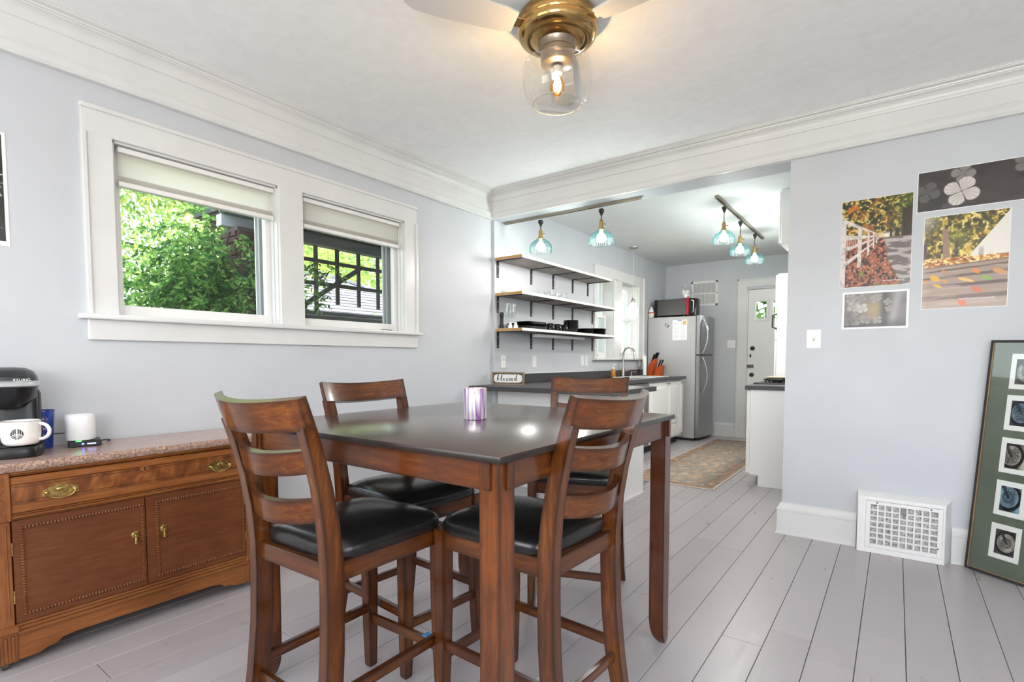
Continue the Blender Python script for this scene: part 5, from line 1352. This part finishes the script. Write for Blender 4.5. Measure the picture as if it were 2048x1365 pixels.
# cold-air return in its white wooden box
rgm = noisy('thick_white_paint', [(.3, (236, 236, 235)), (.7, (242, 242, 241))], 12, 4, rough=.3, bumpk=.12, bdist=.002)
rv = thing('floor_vent', 'white painted return air grille in a boxed wooden frame on the baseboard', 'vent', (3.035, -.05, 0))
VX0, VX1, VY = 2.815, 3.252, -.098
gx0, gx1, gz0, gz1 = 2.884, 3.190, .057, .288
for nm, a, c in (('frame_stile', (VX0 + .006, .0), (gx0 - .022, .330)), ('frame_stile', (gx1 + .022, .0), (VX1 - .028, .330)), ('frame_rail', (gx0 - .024, 0), (gx1 + .024, gz0 - .024)), ('frame_rail', (gx0 - .024, gz1 + .022), (gx1 + .024, .330))):
    B(True).span((a[0], VY, a[1]), (c[0], VY + .022, c[1]), .003).ob(nm, rgm, rv)
B(True).loft([[(VX0 + .006, VY + .004, .0), (VX0, -.001, 0), (VX0, -.001, .346), (VX0 + .006, VY + .004, .330)], [(VX0 + .02, VY + .006, 0), (VX0 + .02, -.001, 0), (VX0 + .02, -.001, .32), (VX0 + .02, VY + .006, .32)]]).ob('side_board', rgm, rv, smooth=0)
B(True).loft([[(VX1 - .028, VY + .004, 0), (VX1, -.001, 0), (VX1, -.001, .346), (VX1 - .028, VY + .004, .330)], [(VX1 - .05, VY + .006, 0), (VX1 - .05, -.001, 0), (VX1 - .05, -.001, .32), (VX1 - .05, VY + .006, .32)]]).ob('side_board', rgm, rv, smooth=0)
B(True).loft([[(VX0 + .006, VY + .001, .330), (VX0, -.001, .347), (VX0, -.001, .31), (VX0 + .006, VY + .001, .31)], [(VX1 - .028, VY + .001, .330), (VX1, -.001, .347), (VX1, -.001, .31), (VX1 - .028, VY + .001, .31)]]).ob('top_board', rgm, rv, smooth=0)
for a, c in (((gx0 - .022, gz0 - .022), (gx0, gz1 + .02)), ((gx1, gz0 - .022), (gx1 + .022, gz1 + .02)), ((gx0, gz0 - .022), (gx1, gz0)), ((gx0, gz1), (gx1, gz1 + .02))):
    B(True).span((a[0], VY - .003, a[1]), (c[0], VY + .012, c[1]), .0015).ob('grille_border', rgm, rv)
for k in range(1, 9):
    x = gx0 + (gx1 - gx0) * k / 9; B(True).span((x - .0042, VY - .001, gz0), (x + .0042, VY + .010, gz1), .001).ob('grille_bar', rgm, rv)
for k in range(1, 7):
    z = gz0 + (gz1 - gz0) * k / 7; B(True).span((gx0, VY, z - .0042), (gx1, VY + .009, z + .0042), .001).ob('grille_bar', rgm, rv)
B(True).span((gx0 - .01, VY + .020, gz0 - .01), (gx1 + .01, VY + .024, gz1 + .01)).ob('dusty_filter', noisy('dusty_filter', [(.30, (112, 110, 108)), (.45, (176, 175, 174)), (.6, (212, 211, 210))], 70, 5, rough=.9), rv)
xc_ = gx0 + (gx1 - gx0) * 4.5 / 9
B(True).span((xc_ - .013, VY - .008, gz1 - .036), (xc_ + .013, VY, gz1 - .002), .003).box((xc_, VY - .011, gz1 - .020), (.010, .010, .022), None, .002).ob('damper_lever', mat('lever_metal', (150, 148, 146), .4, .5), rv)
for x, z in ((gx0 + .03, gz1 + .012), (gx1 - .03, gz1 + .012), (gx1 + .004, gz0 + .03)): B(True).cyl((x, VY - .002, z), (x, VY - .006, z), .004, n=8).ob('screw', black_m, rv)

# big green mat frame leaning in the corner
eu = Vector((.848, -.530, 0)); ev = Vector((.53 * .075, .848 * .075, 1.222)).normalized(); en = eu.cross(ev)
rt = Matrix.Rotation(R(-1.8), 3, en); eu, ev = rt @ eu, rt @ ev
FM = Matrix((eu, ev, en)).transposed().to_4x4(); FM.translation = (3.310, -.083, .0115)
lf = thing('leaning_frame', 'tall dark wood frame of five motorcycle wheel photos leaning on the wall', 'picture frame', (3.44, -.16, 0))
FW, FH = .312, 1.222
oldwood = wood('dark_old_frame', (34, 32, 34), (48, 46, 48), (64, 60, 58), 2, .55)
liner = wood('gilt_liner', (120, 96, 66), (150, 124, 90), (172, 148, 112), 2, .55)
FL = FM
def fbox(a, c, bev=.0008): return B(True).span(a, c, bev).rotate(FL)
for a, c in (((0, 0, -.014), (.010, FH, .006)), ((FW - .010, 0, -.014), (FW, FH, .006))): fbox(a, c).ob('frame_stile', oldwood, lf)
for a, c in (((.010, 0, -.014), (FW - .010, .012, .006)), ((.010, FH - .012, -.014), (FW - .010, FH, .006))): fbox(a, c).ob('frame_rail', oldwood, lf)
for a, c in (((.010, .012, -.006), (.0145, FH - .012, .0035)), ((FW - .0145, .012, -.006), (FW - .010, FH - .012, .0035)), ((.0145, .012, -.006), (FW - .0145, .0155, .0035))): fbox(a, c, .0004).ob('liner', liner, lf)
fbox((.008, .01, -.010), (FW - .008, FH - .01, -.0040), 0).ob('green_mat', noisy('sage_mat', [(.3, (92, 100, 88)), (.7, (104, 112, 98))], 3, 2, rough=.5), lf)
def wheel_fn(k):
    cx, cy, r0, tone = ((.55, .50, .62, (.9, .88, .86)), (.50, .52, .60, (.72, .86, 1.0)), (.28, .52, .62, (1.05, 1.0, .95)), (.38, .58, .66, (.74, .92, 1.02)), (.56, .50, .58, (1, .97, .93)))[k]
    def fn(u, v):
        x = (u - cx); y = (v - cy) * 1.2; r_ = np.hypot(x, y); th = np.arctan2(y, x)
        c = np.ones(u.shape + (3,)) * 70. * (.6 + .8 * fbm(u * 5, v * 5, k))[..., None]
        if k in (2, 3): c = mixc(c, (182, 184, 182), sstep(.55, .9, u) * (1 - sstep(.5, .8, v) * .5))
        sky_ = sstep(.3, .75, fbm(u * 3, v * 3, 40 + k)); c = mixc(c, (205, 206, 200), ((r_ < .40 * r0 / .6)).astype(float) * sky_ * .8)
        sp_ = (np.abs(np.sin(th * 17 + np.sign(np.sin(th * 8)) * r_ * 3)) < .22) & (r_ < .74 * r0); c[sp_] = 205
        c = mixc(c, (34, 34, 36), ((r_ > .74 * r0) & (r_ < 1.0 * r0)).astype(float)); c = mixc(c, (190, 190, 188), ((r_ > .70 * r0) & (r_ < .75 * r0)).astype(float) * .8)
        c = mixc(c, (30, 30, 34), ((r_ > .20 * r0) & (r_ < .46 * r0)).astype(float) * .85)
        c[(r_ > .2 * r0) & (r_ < .46 * r0) & (np.sin(th * 12 + r_ * 60) > .72)] = 190
        c = mixc(c, (22, 22, 24), (r_ < .14 * r0).astype(float))
        fk = np.abs((u - cx) * .80 + (v - cy) * .55); c = mixc(c, (48, 52, 60), ((fk < .07) & (v > cy - .05) & (u < cx + .1)).astype(float) * .9)
        return c * np.array(tone)
    return fn
MX, MWD, MHT = .093, .125, .180
for k, y in enumerate((.973, .762, .543, .322, .097)):
    for nm, a, c in (('white_mat_rail', (0, 0), (MWD, .025)), ('white_mat_rail', (0, MHT - .027), (MWD, MHT)), ('white_mat_stile', (0, .025), (.021, MHT - .027)), ('white_mat_stile', (MWD - .021, .025), (MWD, MHT - .027))):
        fbox((MX + a[0], y + a[1], -.0042), (MX + c[0], y + c[1], -.0015), .0004).ob(nm, mat('white_mat_board', (240, 240, 238), .6) if 'white_mat_board' not in MATS else MATS['white_mat_board'], lf)
    o = painted('wheel_photo', MWD - .040, MHT - .050, 70, 100, wheel_fn(k), Matrix.Translation((-3.44, .16, 0)) @ FL @ Matrix.Translation((MX + MWD / 2, y + MHT / 2 - .001, -.0035)), lf)
fbox((.009, .011, -.0010), (FW - .009, FH - .011, -.0004), 0).ob('glazing', thin_glass('frame_glass', (252, 253, 252), .6), lf)

# ================================================================ outside the windows
ground_m = noisy('lawn', [(.3, (70, 92, 40)), (.7, (120, 138, 70))], 1.2, 6, rough=.95)
o = B().span((-60, -40, -.75), (-.25, 40, -.70)).ob('ground', ground_m); o['kind'] = 'structure'
o = B().span((-.25, 4.6, -.75), (40, 40, -.70)).ob('ground_rear', ground_m); o['kind'] = 'structure'
oldw = wood('dark_porch_wood', (44, 38, 40), (60, 52, 52), (78, 68, 64), 1, .8)
oldw2 = wood('dark_porch_post', (40, 36, 38), (56, 50, 50), (74, 66, 62), 2, .8)
PX = -1.30
pr = thing('porch_roof', 'dark boarded porch roof edge above the trellis outside', 'roof', (-.9, 0, 2.17))
B(True).span((PX - .05, -1.50, 2.168), (PX + .05, 1.6, 2.262), .003).ob('beam', mat('grey_beam', (96, 96, 104), .8), pr)
B(True).span((PX - .04, -1.770, 2.172), (PX + .04, -1.500, 2.262), .003).ob('lit_beam_end', mat('lit_beam_pale', (206, 206, 214), .6), pr)  # lit end of the beam, the light put into its pale colour
for k in range(8):
    x = PX - .35 + k * .19; B(True).span((x, -1.76, 2.266), (x + .186, 1.6, 2.285), .002).ob('soffit_plank', oldw, pr)
B(True).span((PX - .40, -1.78, 2.288), (-.21, 1.6, 2.33)).ob('roof_deck', mat('roof_felt', (70, 70, 74), .9), pr)
po = thing('porch_post', 'dark brick porch post wrapped in vines outside the window', 'post', (PX, -1.56, -.70))
brick_m = noisy('dark_brick', [(.3, (66, 44, 42)), (.7, (104, 66, 58))], 9, 4, rough=.9, bumpk=.4)
mort = mat('mortar', (92, 84, 80), .9)
B(True).span((PX - .135, -1.695, -.70), (PX + .135, -1.425, 2.167)).ob('core', mort, po)
bricks = {}
def brick(c, d):
    k = tuple(round(v, 3) for v in d)
    if k not in bricks:
        o = B().box((0, 0, 0), d, None, .004).ob('brick', brick_m, po, smooth=0); bricks[k] = o
    else: o = bricks[k].copy(); S.collection.objects.link(o); o.parent = po
    o.location = Vector(c) - po.location
for k in range(38):
    z = .30 + k * .049
    if z > 2.13: break
    for j in range(2):
        off = .0 if k % 2 else 1
        y = -1.56 + (-.068 if j == 0 else .068)
        brick((PX + .138, y + (.03 if off else -.03) * 0, z), (.03, .128, .040)); brick((PX + (-.068 if j == 0 else .068), -1.699, z), (.128, .03, .040))
tr = thing('trellis', 'dark wooden porch trellis of crossed slats with a diagonal brace', 'trellis', (PX, -.5, 1.55))
for y, zb in ((-1.15, 1.58), (-.925, 1.575), (-.698, 1.652), (-.455, 1.65), (-.217, 1.642), (.02, 1.64), (.26, 1.64)):
    B(True).span((PX - .016, y - .018, zb), (PX + .004, y + .018, 2.17), .002).ob('slat', oldw2, tr)
for z in (2.030, 1.825):
    B(True).span((PX + .005, -1.42, z - .017), (PX + .022, .5, z + .017), .002).ob('slat', oldw, tr)
a, c = Vector((PX + .032, -1.14, 1.575)), Vector((PX + .032, -.445, 2.03)); d = c - a
B(True).box((a + c) / 2, (.018, d.length, .042), (math.atan2(d.z, d.y), 0, 0), .002).ob('diagonal_brace', oldw, tr)
rl = thing('porch_railing', 'weathered grey board railing below the trellis', 'railing', (PX, -.4, -.70))
for x0, z, h in ((PX + .03, 1.560, .026), (PX - .02, 1.520, .035), (PX + .01, 1.462, .05), (PX, 1.38, .09), (PX, 1.28, .09), (PX, 1.18, .09), (PX, 1.08, .09), (PX, .98, .09), (PX, .88, .09)):
    B(True).span((x0 - .05, -1.42, z - h / 2), (x0 + .04, 1.6, z + h / 2), .003).ob('rail_board', mat('weathered_rail', (92, 90, 94), .75) if 'weathered_rail' not in MATS else MATS['weathered_rail'], rl)
for y in (-1.40, .1, 1.58): B(True).span((PX - .05, y - .04, -.70), (PX + .0, y + .04, .84)).ob('railing_post', oldw2, rl)
# garage with a hipped shingle roof
gr = thing('garage', 'garage with a sunlit grey shingle roof beyond the trellis', 'building', (-7, 2.5, -.70))
ex, ez = -4.5, 1.90      # eave nearest the house
rx, rz = -6.3, 2.87      # ridge
B(True).span((-8.0, .6, -.70), (-4.75, 5.2, 1.90)).ob('garage_wall', mat('garage_siding', (176, 176, 172), .8), gr)
slope = Vector((rx - ex, 0, rz - ez)); sl = slope.length; sn = slope.normalized(); nn = Vector((-sn.z, 0, sn.x)); nn = nn if nn.z > 0 else -nn
def roofpt(y, t): return Vector((ex, y, ez)) + sn * t
yl0, yl1, yr0, yr1 = .35, 1.3, 5.6, 2.3
B(True).loft([[roofpt(yl0, -.1) - nn * .05, roofpt(yr0, -.1) - nn * .05, roofpt(yr1, sl) - nn * .05, roofpt(yl1, sl) - nn * .05], [roofpt(yl0, -.1), roofpt(yr0, -.1), roofpt(yr1, sl), roofpt(yl1, sl)]]).ob('roof', mat('roof_grey', (84, 84, 90), .9), gr, smooth=0)
shm = noisy('asphalt_shingle', [(.3, (92, 92, 100)), (.55, (118, 117, 124)), (.7, (140, 130, 118))], 7, 5, rough=.95, bumpk=.3)
_oi = N(shm, 'ShaderNodeObjectInfo'); _hs = N(shm, 'ShaderNodeHueSaturation'); _mr = N(shm, 'ShaderNodeMapRange'); _mr.inputs[3].default_value = .7; _mr.inputs[4].default_value = 1.25
L(shm, _oi.outputs['Random'], _mr.inputs[0]); L(shm, _mr.outputs[0], _hs.inputs['Value']); _lk = P(shm).inputs['Base Color'].links[0].from_socket
L(shm, _lk, _hs.inputs['Color']); L(shm, _hs.outputs[0], P(shm).inputs['Base Color'])
sh0 = None; r7 = random.Random(9); cnt = 0
CW, CH = .30, .14
rotq = Matrix((Vector((0, 1, 0)), sn, Vector((0, 1, 0)).cross(sn))).transposed().to_4x4()
for j in range(int(sl / CH) + 1):
    t = j * CH
    ya = yl0 + (yl1 - yl0) * t / sl; yb = yr0 + (yr1 - yr0) * t / sl
    y = ya + (CW / 2 if j % 2 else 0)
    while y < yb - .1 and y < 5.2 and cnt < 295:
        if sh0 is None:
            sh0 = B().loft([[(-CW / 2, 0, .0), (CW / 2, 0, .0), (CW / 2, CH * 1.1, -.006), (-CW / 2, CH * 1.1, -.006)], [(-CW / 2, 0, .016), (CW / 2, 0, .016), (CW / 2, CH * 1.1, .002), (-CW / 2, CH * 1.1, .002)]]).ob('shingle', shm, gr, smooth=0); s_ = sh0
        else: s_ = sh0.copy(); S.collection.objects.link(s_); s_.parent = gr
        M_ = rotq.copy(); M_.translation = roofpt(y + r7.uniform(-.01, .01), t - .1) + nn * .004 - gr.location
        s_.matrix_basis = M_ @ Matrix.Scale(.985, 4, Vector((1, 0, 0)))
        cnt += 1; y += CW
b = B(True).tube([roofpt(yr0, -.1) + nn * .01, roofpt(yr1, sl) + nn * .01, roofpt(yl1, sl) + nn * .01], .05, 6).ob('ridge_cap', shm, gr)
# foliage
def leaf_mat(name, c):
    m = mat(name, c, .5, spec=.3); t = m.node_tree; out = t.nodes['Material Output']
    mx = t.nodes.new('ShaderNodeMixShader'); tl = t.nodes.new('ShaderNodeBsdfTranslucent'); tl.inputs[0].default_value = rgba(c); mx.inputs[0].default_value = .45
    t.links.new(P(m).outputs[0], mx.inputs[1]); t.links.new(tl.outputs[0], mx.inputs[2]); t.links.new(mx.outputs[0], out.inputs[0]); return m
LG = [leaf_mat('leaf_deep_green', (58, 104, 44)), leaf_mat('leaf_green', (96, 144, 62)), leaf_mat('leaf_light_green', (140, 176, 88))]
LY = [leaf_mat('leaf_pale_green', (150, 178, 92)), leaf_mat('leaf_yellow_green', (190, 196, 104)), leaf_mat('leaf_yellow', (222, 200, 96))]
def foliage(name, pts, size, mats, parent, seed=0, asp=.45, droop=None):
    """one pointed leaf per point, each a small bent diamond of two faces"""
    r_ = np.random.RandomState(seed); n = len(pts); pts = np.asarray(pts, float) - np.array(base_of(parent).location)
    d = r_.normal(size=(n, 3)) if droop is None else droop + r_.normal(size=(n, 3)) * .45
    d /= np.linalg.norm(d, axis=1)[:, None]; q = r_.normal(size=(n, 3)); s = np.cross(d, q); s /= np.linalg.norm(s, axis=1)[:, None]; k = np.cross(d, s)
    L_ = size * (.7 + .6 * r_.rand(n))[:, None]
    v = np.stack([pts, pts + d * L_ * .5 + s * L_ * asp * .5 + k * L_ * .06, pts + d * L_, pts + d * L_ * .5 - s * L_ * asp * .5 + k * L_ * .06], 1).reshape(-1, 3)
    i = np.arange(n) * 4; f = np.concatenate([np.stack([i, i + 1, i + 2], 1), np.stack([i, i + 2, i + 3], 1)])
    me = bpy.data.meshes.new(name); me.vertices.add(len(v)); me.vertices.foreach_set('co', v.ravel())
    me.loops.add(f.size); me.loops.foreach_set('vertex_index', f.ravel()); me.polygons.add(len(f)); me.polygons.foreach_set('loop_start', np.arange(len(f)) * 3); me.update(calc_edges=True)
    for m in mats: me.materials.append(m)
    mi = r_.choice(len(mats), n); me.polygons.foreach_set('material_index', np.concatenate([mi, mi]).astype(np.int32))
    o = mesh_ob(name, me, None, parent); o['kind'] = 'stuff'; return o
bark = noisy('bark', [(.3, (58, 50, 48)), (.7, (92, 82, 78))], 14, 5, (1, 1, .3), rough=.95, bumpk=.5)
def tree(label, x, y, h, cr, n, mats, seed, lean=0, size=.16):
    t = thing('tree', label, 'tree', (x, y, -.70)); r_ = random.Random(seed); rn = np.random.RandomState(seed)
    tr_ = B().tube([(0, 0, 0), (lean * .3, 0, h * .3), (lean * .7, .1, h * .6), (lean, 0, h * .95)], [.16, .13, .09, .03], 8).ob('trunk', bark, t)
    pts = []
    for k in range(26):
        a = r_.uniform(0, 2 * PI); z0 = h * r_.uniform(.22, .85); l_ = cr * r_.uniform(.55, 1.1); up = r_.uniform(-.1, .5)
        p0 = Vector((lean * z0 / h, 0, z0)); p1 = p0 + Vector((math.cos(a), math.sin(a), up)) * l_ * .5 + Vector((0, 0, .1)); p2 = p1 + Vector((math.cos(a + .4), math.sin(a + .4), up * .6)) * l_ * .5
        B().tube([p0, p1, p2], [.045, .03, .010], 6).ob('branch', bark, t)
        for q in (p1, p2, (p1 + p2) / 2):
            c = rn.normal(size=(n // 78, 3)) * np.array((.42, .42, .34)) * cr * .55 + np.array(q); pts.append(c)
    pts = np.concatenate(pts); pts = pts[pts[:, 2] > .35]
    foliage('foliage', pts + np.array(t.location), size, mats, t, seed)
    return t
tree('loose pale green tree with dark branches filling the view outside the window', -6.6, 0.4, 5.6, 1.9, 30000, LG[1:] + LY[:2], 3, .3, .085)
tree('yellowing tree behind the loose pale green tree', -10.5, 3.4, 7.0, 2.8, 17000, LY + LG[2:], 5, 0, .12)
tree('sunlit green tree rising behind the garage roof', -13.5, 6.4, 7.2, 3.0, 16000, LY[:2] + LG[1:], 8, 0, .15)
tree('broad green tree beyond the far end of the garage', -14.5, 11.5, 7.0, 3.2, 14000, LG[1:] + LY[:1], 12, 0, .17)
tree('green tree standing behind the back door', 1.6, 9.5, 6.0, 2.2, 10000, LG, 15, 0, .2)
# wisteria round the porch post
wv = thing('wisteria_vine', 'dense green wisteria vine climbing the porch post', 'vine', (PX + .05, -1.75, -.70))
r8 = np.random.RandomState(11); stems = []
lp, ld_ = [], []
def frond(p, d, n=12, l_=.25):
    """one drooping compound leaf: paired leaflets along a rib"""
    d = Vector(d).normalized(); sd = d.cross(Vector((0, 0, 1))); sd = sd.normalized() if sd.length > .05 else Vector((1, 0, 0)); q = Vector(p)
    for i in range(n):
        t = i / (n - 1); pos = q + d * l_ * t + Vector((0, 0, -.10 * t * t))
        for s in (-1, 1):
            lp.append(pos); ld_.append(sd * s * .8 + d * .5 + Vector((0, 0, -.45)))
for k in range(640):
    y = -1.93 + r8.normal() * .20; z = 1.62 + r8.normal() * .33; x = PX + .10 + r8.normal() * .16
    if z > 2.25 - .5 * max(0, -1.95 - y) * 2 or y > -1.69 or y < -2.5 or (y > -1.9 and z > 2.12): continue
    frond((x, y, z), (r8.normal() * .5 + .25, r8.normal() * .6 - .55, -.25 + r8.normal() * .35))
for k in range(60): frond((PX + .17, -1.60 + .2 * r8.rand(), 1.0 + 1.2 * r8.rand()), (.6, r8.normal() * .6, -.6), 7, .18)
for k in range(26): frond((PX + .10, -1.35 + .55 * r8.rand(), 1.62 + .38 * r8.rand()), (.4, r8.normal(), -.3), 7, .15)
foliage('foliage', [tuple(p) for p in lp], .046, LG, wv, 2, .42, np.array([tuple(v) for v in ld_]))
for k in range(7):
    a = k * .9; B(True).tube([(PX + .05 + .20 * math.cos(a + s * .8), -1.60 + .22 * math.sin(a + s * .8), -.70 + s * .5) for s in np.linspace(0, 5.6, 12)], .011, 6).ob('stem', bark, wv)
for k in range(3): B(True).box((PX + .24, -1.50 + .035 * k, 1.50 + .03 * k), (.006, .03, .06), (.3, .2, .5 * k)).ob('yellow_leaf', LY[2], wv)
# neighbour's wall seen through the kitchen windows
nb = thing('neighbour_house', 'pale grey sided house beyond the kitchen windows', 'house', (-5.5, 13, -.70))
B(True).span((-9, 9.4, -.70), (-3.2, 18, 4.2)).ob('house_wall', mat('pale_siding', (196, 198, 202), .8), nb)
for k in range(20): B(True).span((-3.2, 9.38, -.5 + k * .23), (-3.17, 18, -.32 + k * .23)).ob('siding_board', MATS['pale_siding'], nb)
B(True).prism([(-9.4, 4.2), (-2.8, 4.2), (-6.1, 6.2)], 1, 9.2, 18.2).ob('gable_roof', MATS['roof_grey'], nb, smooth=0)
fence_m = mat('pale_fence', (150, 146, 136), .8)
fe = thing('garden_fence', 'pale board fence seen through the back door lights', 'fence', (1.8, 7.6, -.70))
for k in range(16): B(True).span((.4 + k * .17, 7.58, -.70), (.4 + k * .17 + .162, 7.605, 1.25), .003).ob('fence_board', fence_m, fe)
for z in (-.2, .9): B(True).span((.4, 7.605, z), (3.12, 7.65, z + .08)).ob('fence_rail', fence_m, fe)

hd = thing('door_sun_shield', 'added sun shield over the back door outside', 'sun shield', (1.65, 4.9, 2.35))  # added to keep sun patches off the kitchen floor
B(True).loft([[(1.0, 4.5, 2.42), (2.3, 4.5, 2.42), (2.3, 5.3, 2.30), (1.0, 5.3, 2.30)], [(1.0, 4.5, 2.47), (2.3, 4.5, 2.47), (2.3, 5.3, 2.35), (1.0, 5.3, 2.35)]]).ob('shield_deck', MATS['roof_grey'], hd, smooth=0)
for x in (1.06, 2.24): B(True).tube([(x, 4.5, 1.9), (x, 5.15, 2.31)], .03, 6).ob('shield_brace', oldw2, hd)
